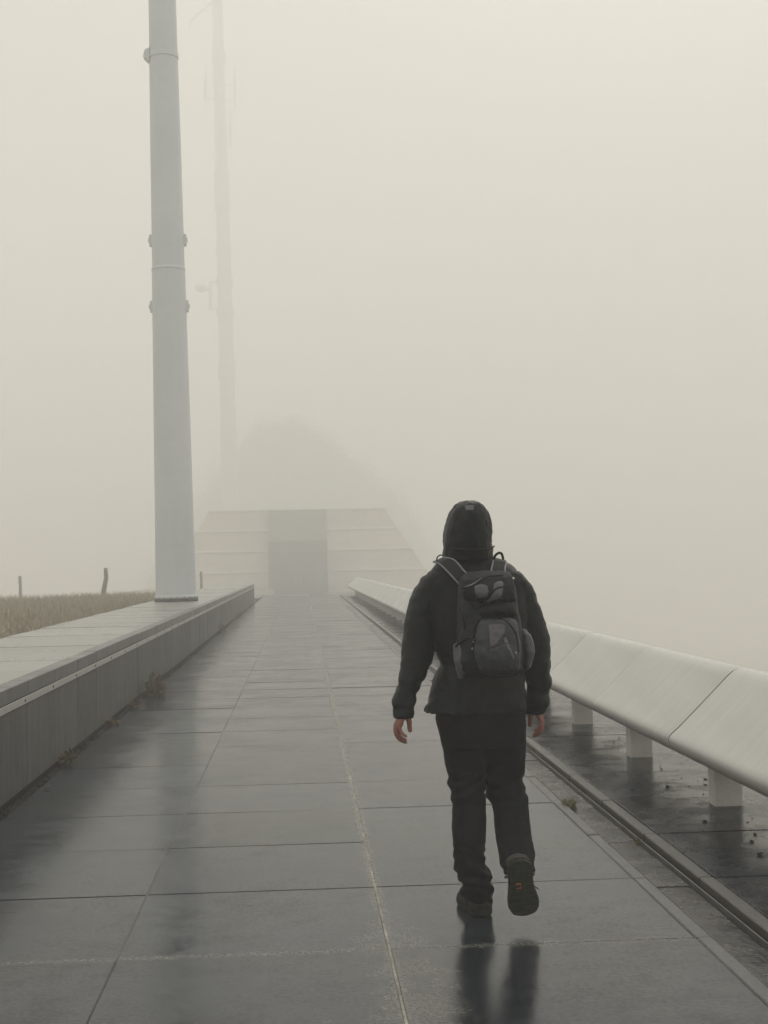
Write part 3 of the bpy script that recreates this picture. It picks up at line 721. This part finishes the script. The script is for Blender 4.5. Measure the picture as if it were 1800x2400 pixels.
RLEG = [
    (0.8679, 6.17, 0.8511, 0.1021, 0.12), (0.871, 6.18, 0.7931, 0.1006, 0.115), (0.8745, 6.2, 0.7196, 0.0985, 0.11), (0.8768, 6.23, 0.6442, 0.0948, 0.105),
    (0.8779, 6.26, 0.5922, 0.0904, 0.1), (0.8797, 6.27, 0.5476, 0.0881, 0.1), (0.887, 6.27, 0.5258, 0.0901, 0.1), (0.8933, 6.26, 0.4962, 0.0906, 0.1),
    (0.904, 6.24, 0.4658, 0.0807, 0.095), (0.9042, 6.2, 0.4112, 0.078, 0.09), (0.9023, 6.14, 0.3518, 0.0787, 0.09), (0.9023, 6.08, 0.3031, 0.0802, 0.088),
    (0.9001, 6.05, 0.277, 0.0763, 0.085), (0.8993, 6.03, 0.2582, 0.0723, 0.082), (0.9006, 6.02, 0.2328, 0.0673, 0.08), (0.904, 6.02, 0.2098, 0.0587, 0.078),
]
PACK = [
    (0.795, 5.97, 1.5017, 0.0764, 0.03), (0.7889, 5.96, 1.4941, 0.0971, 0.06), (0.7841, 5.945, 1.4783, 0.1077, 0.08), (0.7812, 5.935, 1.451, 0.1171, 0.095),
    (0.7801, 5.925, 1.4101, 0.1222, 0.105), (0.7826, 5.92, 1.3418, 0.1282, 0.11), (0.7847, 5.915, 1.2737, 0.1338, 0.115), (0.7843, 5.91, 1.2058, 0.1373, 0.12),
    (0.7836, 5.91, 1.1378, 0.1391, 0.12), (0.7867, 5.915, 1.0965, 0.1344, 0.115), (0.7921, 5.93, 1.068, 0.1182, 0.09), (0.8048, 5.95, 1.0547, 0.0852, 0.05),
]
LID = [
    (0.7896, 5.92, 1.5035, 0.0746, 0.03), (0.7833, 5.905, 1.4946, 0.0946, 0.055), (0.7781, 5.885, 1.4744, 0.1059, 0.075), (0.776, 5.875, 1.4429, 0.1121, 0.09),
    (0.7796, 5.87, 1.4112, 0.1133, 0.095), (0.7852, 5.87, 1.3885, 0.1108, 0.085), (0.7987, 5.88, 1.3699, 0.0985, 0.06),
]
ROLL = [
    (0.8298, 5.86, 1.381, 0.0364, 0.03), (0.8218, 5.845, 1.3725, 0.0624, 0.05), (0.8138, 5.835, 1.3528, 0.0788, 0.06), (0.8106, 5.835, 1.3304, 0.0851, 0.06),
    (0.8133, 5.84, 1.3122, 0.0808, 0.045), (0.8196, 5.85, 1.3004, 0.0612, 0.03),
]
POCKET = [
    (0.8051, 5.83, 1.3119, 0.0332, 0.03), (0.8042, 5.82, 1.3064, 0.0609, 0.05), (0.8057, 5.81, 1.2912, 0.0788, 0.065), (0.8055, 5.805, 1.2557, 0.0877, 0.075),
    (0.8019, 5.8, 1.2114, 0.0935, 0.08), (0.8011, 5.8, 1.1758, 0.0962, 0.08), (0.8034, 5.8, 1.1401, 0.0948, 0.08), (0.8097, 5.805, 1.104, 0.0843, 0.07),
    (0.8124, 5.82, 1.0805, 0.0654, 0.05), (0.8135, 5.83, 1.0699, 0.0361, 0.03),
]
RPOCKET = [
    (0.9307, 5.95, 1.2527, 0.0104, 0.05), (0.9396, 5.935, 1.2326, 0.0217, 0.06), (0.9459, 5.93, 1.2008, 0.0267, 0.065), (0.9489, 5.93, 1.1642, 0.0269, 0.065),
    (0.9476, 5.935, 1.1274, 0.0203, 0.06), (0.945, 5.94, 1.0998, 0.0138, 0.05), (0.9431, 5.945, 1.0835, 0.0069, 0.035),
]
LPOCKET = [
    (0.6646, 5.92, 1.2104, 0.0137, 0.05), (0.6563, 5.91, 1.1953, 0.0251, 0.06), (0.6561, 5.905, 1.1639, 0.0249, 0.065), (0.6589, 5.905, 1.1186, 0.0228, 0.065),
    (0.6639, 5.915, 1.077, 0.0189, 0.055), (0.6631, 5.925, 1.0512, 0.0098, 0.035),
]
A_PANEL = [(0.7132, 1.4436), (0.738, 1.4498), (0.7625, 1.4448), (0.7678, 1.4224), (0.7591, 1.3982), (0.7344, 1.3921), (0.7147, 1.4103)]
B_PANEL = [(0.794, 1.4521), (0.8167, 1.4623), (0.833, 1.4512), (0.8195, 1.3946), (0.7946, 1.3841), (0.7609, 1.376), (0.7841, 1.4132)]
C_PANEL = [(0.7623, 1.2862), (0.7943, 1.2872), (0.8261, 1.2812), (0.819, 1.2462), (0.7948, 1.216), (0.7878, 1.203), (0.7633, 1.1957)]
D_PANEL = [(0.7586, 1.1861), (0.7966, 1.1984), (0.8277, 1.202), (0.8574, 1.1441), (0.8676, 1.1088), (0.8382, 1.0875), (0.7562, 1.0874)]
BUNGEE1 = [(0.6661, 1.4358), (0.7066, 1.446), (0.7656, 1.4803), (0.8374, 1.4854)]
BUNGEE2 = [(0.7143, 1.3925), (0.7591, 1.3982), (0.8002, 1.4306), (0.8363, 1.4387)]
BUNGEE3 = [(0.7234, 1.399), (0.7363, 1.3787), (0.763, 1.3715), (0.799, 1.3818), (0.8285, 1.3944)]
BUNGEE4 = [(0.6745, 1.4112), (0.7047, 1.3661), (0.7222, 1.348), (0.7631, 1.3781)]
TEXT = [(0.8173, 1.2308), (0.8485, 1.1444)]
LSTRAP_IN = [(0.7136, 1.4841), (0.692, 1.5029), (0.674, 1.5309), (0.6555, 1.5523), (0.6354, 1.5607), (0.6179, 1.5642)]
LSTRAP_OUT = [(0.6665, 1.4484), (0.6485, 1.4718), (0.6246, 1.5019), (0.605, 1.5254), (0.5859, 1.5411), (0.5762, 1.547)]
RSTRAP_IN = [(0.8055, 1.496), (0.8105, 1.5142), (0.8201, 1.5325), (0.8298, 1.551), (0.8419, 1.5605)]
RSTRAP_OUT = [(0.8644, 1.4947), (0.8677, 1.513), (0.8762, 1.5267), (0.8837, 1.5382), (0.8917, 1.5452)]
HAUL = [(0.827, 1.551), (0.8355, 1.5695), (0.8522, 1.5804), (0.8638, 1.5736), (0.8693, 1.5501)]
CORDLOOP = [(0.6171, 1.5732), (0.6031, 1.5763), (0.5912, 1.569), (0.5862, 1.5561), (0.593, 1.5456)]
HOODTAB = [(0.7112, 1.7901), (0.7492, 1.7894), (0.7463, 1.768), (0.7131, 1.7686)]
BUCKLE = [(0.8835, 1.4714)]
LSTRAPSIDE = [(0.6376, 1.1923), (0.6601, 1.2151), (0.6831, 1.2323), (0.7107, 1.2198)]
LHAND = [(0.3882, 0.8823), (0.4653, 0.8802), (0.3829, 0.8523), (0.3891, 0.815), (0.4513, 0.7716), (0.4496, 0.8018), (0.4614, 0.8084)]
RHAND = [(0.9764, 0.875), (1.0609, 0.868), (1.0627, 0.8416), (1.0544, 0.8037), (0.9884, 0.7721), (0.9797, 0.8105)]
LSHOE = [(0.6568, 0.0501), (0.7953, -0.0085), (0.7076, -0.0077), (0.6652, 0.1059)]
RSHOE = [(0.8825, 0.3085), (0.8376, 0.2427), (0.9355, 0.2394), (0.8428, 0.1172), (0.9643, 0.1129), (0.9015, 0.0636), (0.8726, 0.1833)]

def fnoise(p, sx, sy, sz, o=0.0):
    return noise.noise((p.x*sx+o, p.y*sy+o*.7, p.z*sz-o))
def jacket_disp(p, n):
    d = 0.0045*fnoise(p, 9, 9, 7, 2.0) + 0.0035*fnoise(p, 20, 20, 26, 5.0) + 0.0016*fnoise(p, 45, 45, 60, 9.0)
    arm = 1.0 if (p.x < 0.545 or p.x > 0.955) else 0.0
    if arm:   # creases running across the sleeves, tightest near the cuffs
        k = smooth01((1.12-p.z)/0.20)
        q = fnoise(p, 9, 9, 24, 3.0)
        d += (0.004+0.004*k)*q + 0.003*k*math.sin(p.z*105 + 9*fnoise(p, 8, 8, 6, 1.0) + p.x*40)
    if p.z > 1.50:
        d += 0.0035*math.sin(p.z*70 + p.x*22 + 5*fnoise(p, 6, 6, 6, 4.0))*smooth01((1.66-p.z)/0.1)
    if p.z < 1.10:
        d += 0.004*math.sin(p.x*42 + 3*fnoise(p, 5, 5, 3, 8.0))
    return d
def trouser_disp(p, n):
    d = 0.005*fnoise(p, 14, 14, 5, 3.0) + 0.003*fnoise(p, 30, 30, 22, 6.0) + 0.0014*fnoise(p, 55, 55, 60, 2.0)
    k = smooth01((0.36-p.z)/0.2)
    d += 0.0075*k*math.sin(p.z*120 + p.x*38 + 7*fnoise(p, 9, 9, 9, 1.0))
    kn = math.exp(-((p.z-0.56)/0.07)**2)
    d += 0.006*kn*math.sin(p.z*90 - p.x*30 + 4*fnoise(p, 8, 8, 8, 5.0))
    return d

PX, PY = 0.745, 6.17
def hand(sx, wx, wy, wz):
    """palm, four unequal curled fingers and a thumb; sx mirrors left and right. offsets are from the wrist, +x towards the body"""
    P = lambda x, y, z: (wx+sx*x, wy+y, wz+z)
    parts = [tube_data([P(0, 0, .08), P(0, 0, .02), P(-.004, 0, 0)], [.026, .025, .024], 12)]
    # palm: a flat slab of four bones
    for y, a in ((-.030, -.020), (-.011, -.027), (.010, -.031), (.029, -.031)):
        parts.append(tube_data([P(-.002, y*.5, .005), P(-.010, y*.8, -.018), P(a+.004, y, -.050)], [.016, .0155, .0125], 10))
    fing = {'little': (-.034, [(-.018, -.050), (-.014, -.072), (.000, -.088), (.014, -.095)], .0078),
            'ring': (-.012, [(-.026, -.052), (-.024, -.082), (-.008, -.104), (.014, -.113)], .0088),
            'middle': (.010, [(-.031, -.052), (-.031, -.088), (-.012, -.115), (.017, -.126)], .0092),
            'index': (.031, [(-.031, -.048), (-.033, -.082), (-.018, -.108), (.008, -.119)], .0088)}
    for y, pts, r_ in fing.values():
        c = catmull([P(x, y, z) for x, z in pts], 4)
        rs = [r_*(1.08-.22*i/(len(c)-1)) for i in range(len(c))]; rs[-1] *= .7
        parts.append(tube_data(c, rs, 10))
    c = catmull([P(.006, -.012, -.002), P(.024, -.016, -.028), P(.026, -.012, -.056), P(.030, -.008, -.080)], 4)
    parts.append(tube_data(c, [.014, .014, .0135, .013, .0125, .012, .0115, .011, .0108, .0105, .010, .0095, .007], 10))
    return parts
core = [ball_data((PX, PY+.03, 1.69), (.078, .098, .115), 20, 14),
        ball_data((PX, PY+.13, 1.675), (.016, .022, .026), 10, 8),                     # nose
        ball_data((PX, PY+.112, 1.625), (.024, .018, .009), 10, 6), ball_data((PX, PY+.105, 1.60), (.026, .022, .018), 10, 8),   # mouth, chin
        ball_data((PX-.03, PY+.112, 1.715), (.024, .016, .009), 10, 6), ball_data((PX+.03, PY+.112, 1.715), (.024, .016, .009), 10, 6),   # brows
        ball_data((PX-.082, PY+.03, 1.68), (.012, .02, .03), 10, 8), ball_data((PX+.082, PY+.03, 1.68), (.012, .02, .03), 10, 8),   # ears
        tube_data([(PX, PY+.02, 1.62), (PX, PY+.01, 1.50)], [.055, .06], 14),
        loft_data([(PX+.02, PY, 1.52, .10, .06), (PX+.02, PY, 1.46, .17, .08), (PX+.03, PY, 1.30, .15, .09), (PX+.03, PY, 1.05, .13, .09), (PX+.03, PY, .92, .14, .09)], 20),
        tube_data([(.57, PY, 1.45), (.505, PY-.01, 1.22), (.468, PY-.04, 1.06), (.437, PY-.068, .95), (.428, PY-.078, .90)], [.045, .035, .028, .024, .024], 12),
        tube_data([(.93, PY, 1.45), (1.005, PY+.01, 1.22), (1.03, PY+.04, 1.02), (1.024, PY+.06, .89)], [.045, .035, .028, .024], 12),
        tube_data([(.70, PY, .95), (.71, PY+.01, .62), (.72, PY+.01, .40)], [.07, .05, .035], 12),
        tube_data([(.86, PY, .95), (.87, PY+.09, .62), (.875, PY+.09, .56)], [.07, .05, .035], 12)]
core += hand(1, .426, PY-.082, .896) + hand(-1, 1.026, PY+.062, .888)
person = remeshed('person', join_data(core), 0.0042, 3, 'skin')
for s in (-1, 1): mesh_obj('eye', *ball_data((PX+s*.03, PY+.112, 1.697), .013, 12, 8), 'glass', person, 180)
tag(person, 'walking person in black hooded jacket and trousers seen from behind', 'person')
remeshed('jacket', join_data([loft_data(TORSO, 44, 2.5), loft_data(LSLEEVE, 30, 2.1), loft_data(RSLEEVE, 30, 2.1)]), 0.0075, 3, 'jacket', person, jacket_disp)
# hood: open at the front, rim rolled round the face
hv, hf = loft_data(HOOD, 48, 2.25)
keep = []
for f in hf:
    c = sum((Vector(hv[i]) for i in f), Vector())/len(f)
    if c.y > PY+.085 and 1.585 < c.z < 1.775: continue
    keep.append(f)
hood = mesh_obj('hood', hv, keep, 'jacket', person, 180)
m_ = hood.modifiers.new('s', 'SOLIDIFY'); m_.thickness = 0.006
m_ = hood.modifiers.new('u', 'SUBSURF'); m_.levels = 2; m_.render_levels = 2
tex = bpy.data.textures.new('hood folds', 'CLOUDS'); tex.noise_scale = 0.055; tex.noise_depth = 2
m_ = hood.modifiers.new('d', 'DISPLACE'); m_.texture = tex; m_.strength = 0.018; m_.mid_level = 0.5; m_.texture_coords = 'GLOBAL'
htree = BVHTree.FromPolygons(hv, keep)
def on_hood(x, z):
    h = htree.ray_cast(Vector((x, PY-1, z)), Vector((0, 1, 0))); return h[0].y if h[0] is not None else PY-.12
V = [(x, on_hood(x, z)-d_, z) for d_ in (.004, .012) for (x, z) in HOODTAB]
ht = mesh_obj('hood_tab', V, [(0, 1, 2, 3), (4, 7, 6, 5), (0, 4, 5, 1), (1, 5, 6, 2), (2, 6, 7, 3), (3, 7, 4, 0)], 'pack_grey', person); fix(ht.data)
mesh_obj('hood_cord', *tube_data(catmull([(.645, PY-.05, 1.612), (.665, PY-.098, 1.604), (.70, PY-.122, 1.598), (.745, PY-.130, 1.596), (.79, PY-.122, 1.598), (.825, PY-.098, 1.603), (.843, PY-.05, 1.61)], 5), .004, 6), 'pack_dark', person, 180)
mesh_obj('cord_loop', *tube_data(catmull([(x, PY-.09, z) for x, z in CORDLOOP], 5), .0032, 6), 'pack_dark', person, 180)
remeshed('trousers', join_data([loft_data(HIPS, 40, 2.6), loft_data(LLEG, 30, 2.2), loft_data(RLEG, 30, 2.2)]), 0.0075, 3, 'trouser', person, trouser_disp)
for lst, nm in ((LSLEEVE, 'cuff'), (RSLEEVE, 'cuff')):
    a, b = lst[-2], lst[-1]
    rings = [(a[0], a[1], a[2], a[3]+.002, a[4]+.002), (a[0], a[1], a[2]-.006, a[3]+.005, a[4]+.005), (b[0], b[1], b[2]+.004, b[3]+.004, b[4]+.004), (b[0], b[1], b[2]-.006, b[3]+.001, b[4])]
    mesh_obj(nm, *loft_data(rings, 28, 2.1), 'jacket', person, 70)

# boots: local frame, heel at y=0, toe at +y, ground at z=0
SOLE = [(-.004, .012), (.004, .028), (.02, .040), (.05, .043), (.09, .041), (.13, .042), (.17, .050), (.21, .057), (.245, .056), (.27, .047), (.287, .030), (.294, .010)]
def boot(parent, mtx, s=1.0):
    bt = empty('boot'); bt.parent = parent; bt.matrix_local = mtx
    n = len(SOLE)
    out = [(w_, y) for y, w_ in SOLE] + [(-w_*.94, y) for y, w_ in reversed(SOLE)]
    V = []
    for z, k in ((0.0, .97), (.006, 1.0), (.022, 1.02), (.030, .99)):
        V += [(x*k, y, z + (.010*max(0, (y-.22)/.07)**2 if z < .03 else .006*max(0, (y-.22)/.07)**2)) for x, y in out]
    m = len(out)
    Fc = [(i*m+k, i*m+(k+1) % m, (i+1)*m+(k+1) % m, (i+1)*m+k) for i in range(3) for k in range(m)] + [tuple(range(m))[::-1], tuple(3*m+k for k in range(m))]
    sl = mesh_obj('sole', V, Fc, 'sole', bt, 40)
    for q, y in enumerate([.022, .05, .078, .125, .155, .185, .215, .245, .268]):
        wv = min(SOLE, key=lambda t: abs(t[0]-y))[1]
        for sx in (-1, 1):
            lift = .010*max(0, (y-.22)/.07)**2
            V = [(sx*.006, y-.008, lift-.005), (sx*wv*.86, y-.004, lift-.005), (sx*wv*.86, y+.010, lift-.005), (sx*.006, y+.008, lift-.005)]
            V += [(x, y_, z+.008) for x, y_, z in V]
            lug = mesh_obj('tread_lug', V, [(0, 1, 2, 3), (4, 7, 6, 5), (0, 4, 5, 1), (1, 5, 6, 2), (2, 6, 7, 3), (3, 7, 4, 0)], 'sole', sl); fix(lug.data)
    box('sole_plug', -.022, -.004, .112, .140, -.0035, .002, 'orange', sl, .001)
    ups = [(0.000, .026, .085, .0), (.006, .034, .125, 0), (.03, .041, .135, 0), (.07, .043, .135, 0), (.10, .043, .128, 0), (.135, .045, .105, 0), (.17, .049, .084, 0), (.205, .054, .072, 0), (.24, .052, .064, 0), (.265, .043, .055, 0), (.281, .028, .046, 0), (.288, .010, .038, 0)]
    V, Fc = [], []; K = 16
    for (y, hw, zt, _) in ups:
        for k in range(K+1):
            a = math.pi*k/K; c, s_ = math.cos(a), math.sin(a)
            V.append((hw*math.copysign(abs(c)**.75, c), y - (.012*s_*s_ if y < .01 else 0), .026+(zt-.026)*s_**.7 if s_ > 1e-6 else .026))
    for i in range(len(ups)-1):
        for k in range(K): Fc.append((i*(K+1)+k, i*(K+1)+k+1, (i+1)*(K+1)+k+1, (i+1)*(K+1)+k))
    Fc += [tuple(range(K+1)), tuple((len(ups)-1)*(K+1)+k for k in range(K+1))[::-1]]
    mesh_obj('boot_upper', V, Fc, 'boot', bt, 60)
    # heel counter bands and pull collar
    for z, th, mt in ((.048, .014, 'boot_trim'), (.078, .006, 'pack_grey'), (.094, .006, 'boot_trim'), (.110, .005, 'pack_grey'), (.125, .009, 'boot')):
        pts = [(math.copysign(abs(math.cos(a))**.8, math.cos(a))*.0435, .040-.048*math.sin(a), z) for a in [math.pi*k/14 for k in range(15)]]
        V = []
        for (x, y, z_) in pts: V += [(x, y, z_-th/2), (x*1.05, y-.003, z_-th/2), (x*1.05, y-.003, z_+th/2), (x, y, z_+th/2)]
        Fc = [(4*i+k, 4*i+(k+1) % 4, 4*i+4+(k+1) % 4, 4*i+4+k) for i in range(14) for k in range(4)] + [(0, 1, 2, 3), (59, 58, 57, 56)]
        mesh_obj('heel_band', V, Fc, mt, bt, 40)
    for sx in (-1, 1):
        mesh_obj('side_stripe', *tube_data([(sx*.046, .08, .03), (sx*.050, .10, .06), (sx*.046, .115, .10)], .006, 6), 'boot_trim', bt, 180)
    mesh_obj('lace', *tube_data(catmull([(.0, .15, .1), (.03, .16, .105), (.058, .175, .075), (.066, .185, .06)], 4), .0022, 5), 'pack_dark', bt, 180)
    return bt
boot(person, Matrix.Translation((.763, 6.15, .006)) @ Matrix.Rotation(rad(8), 4, 'Z') @ Matrix.Diagonal((1.12, 1, 1.0, 1)))
A = Matrix(((1, 0, 0, 0), (0, 0, 1, 0), (0, -1, 0, 0), (0, 0, 0, 1)))            # toe down, sole to the back
boot(person, Matrix.Translation((.893, 5.905, .283)) @ Matrix.Rotation(rad(-4), 4, 'Y') @ Matrix.Rotation(rad(6), 4, 'X') @ A @ Matrix.Diagonal((1.18, .80, 1, 1)))

# ------------------------------------------------------------------ rucksack
bag = empty('backpack', (PX, PY-.25, 1.05)); tag(bag, 'small black and grey rucksack with cord lacing worn on the back', 'backpack')
inv = Matrix.Translation((-PX, -(PY-.25), -1.05))
def bp(o):
    o.parent = bag; o.matrix_parent_inverse = inv; return o
def pack_disp(p, n):
    return 0.006*fnoise(p, 12, 12, 14, 1.0) + 0.0035*fnoise(p, 28, 28, 34, 3.0)
def soft_disp(p, n):
    return 0.005*fnoise(p, 16, 16, 20, 7.0) + 0.003*fnoise(p, 40, 40, 46, 3.0)
body_o = bp(remeshed('pack_body', loft_data(PACK, 36, 3.0), 0.006, 4, 'pack', None, pack_disp))
lid_o = bp(remeshed('pack_lid', loft_data(LID, 36, 2.6), 0.006, 4, 'pack_dark', None, soft_disp))
roll_o = bp(remeshed('lid_roll', loft_data(ROLL, 30, 2.2), 0.006, 4, 'pack_dark', None, soft_disp))
poc_o = bp(remeshed('front_pocket', loft_data(POCKET, 36, 3.0), 0.006, 5, 'pack_slate', None, soft_disp))
rp_o = bp(remeshed('side_pocket', loft_data(RPOCKET, 24, 2.3), 0.005, 4, 'pack_grey', None, soft_disp))
lp_o = bp(remeshed('side_pocket', loft_data(LPOCKET, 24, 2.3), 0.005, 4, 'pack_grey', None, soft_disp))
def bvh_of(objs):
    V, Fc = [], []
    for o in objs:
        k = len(V); V += [tuple(v.co) for v in o.data.vertices]; Fc += [tuple(i+k for i in p.vertices) for p in o.data.polygons]
    return BVHTree.FromPolygons(V, Fc)
tree = bvh_of([body_o, lid_o, roll_o, poc_o, rp_o, lp_o])
def drape(x, z, off=0.002, default=PY-.34):
    h = tree.ray_cast(Vector((x, PY-1.0, z)), Vector((0, 1, 0)))
    return (h[0].y if h[0] is not None and h[0].y < PY-.12 else default) - off
def patch(name, poly, mat, parent, th=.003):
    """cloth panel laid over the bag: a filled, subdivided polygon with thickness"""
    bm = bmesh.new(); c = catmull([(x, 0, z) for x, z in poly] + [(poly[0][0], 0, poly[0][1])], 4)[:-1]
    f = bm.faces.new([bm.verts.new(v) for v in c]); bmesh.ops.triangulate(bm, faces=[f])
    for _ in range(3): bmesh.ops.subdivide_edges(bm, edges=[e for e in bm.edges if e.calc_length() > .012], cuts=1); bmesh.ops.triangulate(bm, faces=bm.faces[:])
    for v in bm.verts: v.co.y = drape(v.co.x, v.co.z, th)
    me = bpy.data.meshes.new(name); bm.to_mesh(me); bm.free(); me.materials.append(M[mat])
    o = link(name, me, None, 180); mo = o.modifiers.new('s', 'SOLIDIFY'); mo.thickness = th; mo.offset = 0
    o.parent = parent; o.matrix_parent_inverse = Matrix.Identity(4); return o
patch('mesh_panel', A_PANEL, 'pack_grey', lid_o); patch('mesh_panel', B_PANEL, 'pack_grey', lid_o)
patch('pocket_panel', C_PANEL, 'pack_grey', poc_o); patch('pocket_panel', D_PANEL, 'pack_slate', poc_o, .004)
def cord(name, pts, r_, mat, parent):
    c = catmull([(x, 0, z) for x, z in pts], 6)
    V, Fc = tube_data([(v.x, drape(v.x, v.z, r_*.8), v.z) for v in c], r_, 7)
    return mesh_obj(name, V, Fc, mat, parent, 180)
for q in (BUNGEE1, BUNGEE2, BUNGEE3, BUNGEE4): cord('bungee_cord', q, .0042, 'pack_dark', lid_o)
cord('lid_piping', [(BUNGEE1[0][0]+.01, BUNGEE1[0][1]+.004), (BUNGEE1[1][0], BUNGEE1[1][1]+.006), (BUNGEE1[2][0]-.02, BUNGEE1[2][1]-.006)], .0028, 'piping', lid_o)
cord('pocket_zip', [(C_PANEL[0][0]-.06, C_PANEL[0][1]-.09), (C_PANEL[0][0]-.052, C_PANEL[0][1]-.02), (C_PANEL[0][0]-.02, C_PANEL[0][1]+.022), (C_PANEL[2][0]-.01, C_PANEL[2][1]+.03), (C_PANEL[2][0]+.045, C_PANEL[2][1]-.03), (C_PANEL[2][0]+.055, C_PANEL[2][1]-.11)], .0032, 'pack_dark', poc_o)
cord('pocket_seam', [(.762, 1.19), (.760, 1.14), (.758, 1.09)], .0022, 'pack_dark', poc_o)
cord('pocket_trim', [(.948, 1.235), (.962, 1.20), (.968, 1.165), (.960, 1.12), (.950, 1.095)], .003, 'piping', rp_o)
cord('compression_strap', LSTRAPSIDE, .006, 'pack_dark', body_o)
cord('compression_strap', [(.657, 1.36), (.668, 1.30), (.672, 1.26)], .0045, 'pack_dark', body_o)
bx, bz = BUCKLE[0]
mesh_obj('buckle', *ball_data((bx, drape(bx, bz, .004), bz), (.006, .004, .005), 10, 6), 'buckle', lid_o, 180)
for (x, z) in ((.703, 1.215), (.698, 1.185), (.868, 1.17)):
    mesh_obj('zip_pull', *ball_data((x, drape(x, z, .004), z), (.004, .003, .006), 8, 6), 'print', poc_o, 180)
# printed lettering running down the pocket
fc = bpy.data.curves.new('lettering', 'FONT'); fc.body = 'HEVNOAM'; fc.size = 0.024; fc.extrude = 0.0004
fo = bpy.data.objects.new('lettering_tmp', fc); COL.objects.link(fo)
dg = bpy.context.evaluated_depsgraph_get(); dg.update()
lme_ = bpy.data.meshes.new_from_object(fo.evaluated_get(dg), depsgraph=dg); bpy.data.objects.remove(fo)
wdt = max(v.co.x for v in lme_.vertices)
(t0x, t0z), (t1x, t1z) = TEXT
ang = math.atan2(t1z-t0z, t1x-t0x); Lg = math.hypot(t1x-t0x, t1z-t0z); k = Lg/wdt
for v in lme_.vertices:
    a, b = v.co.x*k, v.co.y*k*1.0
    x, z = t0x+a*math.cos(ang)-b*math.sin(ang), t0z+a*math.sin(ang)+b*math.cos(ang)
    v.co = (x, drape(x, z, .0052)-v.co.z, z)
lme_.materials.clear(); lme_.materials.append(M['print'])
link('lettering', lme_, poc_o)
# shoulder straps
def strap(name, inn, outt, ys):
    V, Fc = [], []
    ci = catmull([(x, y, z) for (x, z), y in zip(inn, ys)], 5); co = catmull([(x, y, z) for (x, z), y in zip(outt, ys)], 5)
    for a, b in zip(ci, co): V += [a+Vector((0, -.006, .003)), b+Vector((0, -.006, .003)), b+Vector((0, .008, -.003)), a+Vector((0, .008, -.003))]
    n = len(ci)
    Fc = [(4*i+k, 4*i+(k+1) % 4, 4*i+4+(k+1) % 4, 4*i+4+k) for i in range(n-1) for k in range(4)] + [(0, 1, 2, 3), (4*n-1, 4*n-2, 4*n-3, 4*n-4)]
    o = bp(mesh_obj(name, V, Fc, 'pack_dark', None, 60))
    for c in (ci, co): mesh_obj('strap_piping', *tube_data([v+Vector((0, -.007, .002)) for v in c], .0036, 6), 'piping', o, 180)
    return o
strap('shoulder_strap', LSTRAP_IN, LSTRAP_OUT, [PY-.215, PY-.20, PY-.165, PY-.135, PY-.105, PY-.03])
strap('shoulder_strap', RSTRAP_IN, RSTRAP_OUT, [PY-.215, PY-.19, PY-.155, PY-.12, PY-.03])
bp(mesh_obj('haul_loop', *tube_data(catmull([(x, PY-.14, z) for x, z in HAUL], 5), .0055, 8), 'pack_dark', None, 180))

# ------------------------------------------------------------------ fog
hz = box('haze', -390, 390, -290, 590, -38.0, 106.0, 'soil'); tag(hz, 'even pale fog filling the whole summit', 'fog', kind='stuff')
hm = bpy.data.materials.new('fog'); hm.use_nodes = True; t = hm.node_tree; t.nodes.clear()
pv = N(t, 'ShaderNodeVolumePrincipled'); pv.inputs['Color'].default_value = (1.0, 0.997, 0.985, 1); pv.inputs['Density'].default_value = 0.0080
pv.inputs['Anisotropy'].default_value = 0.0
out = N(t, 'ShaderNodeOutputMaterial'); t.links.new(pv.outputs[0], out.inputs['Volume'])
hz.data.materials.clear(); hz.data.materials.append(hm)
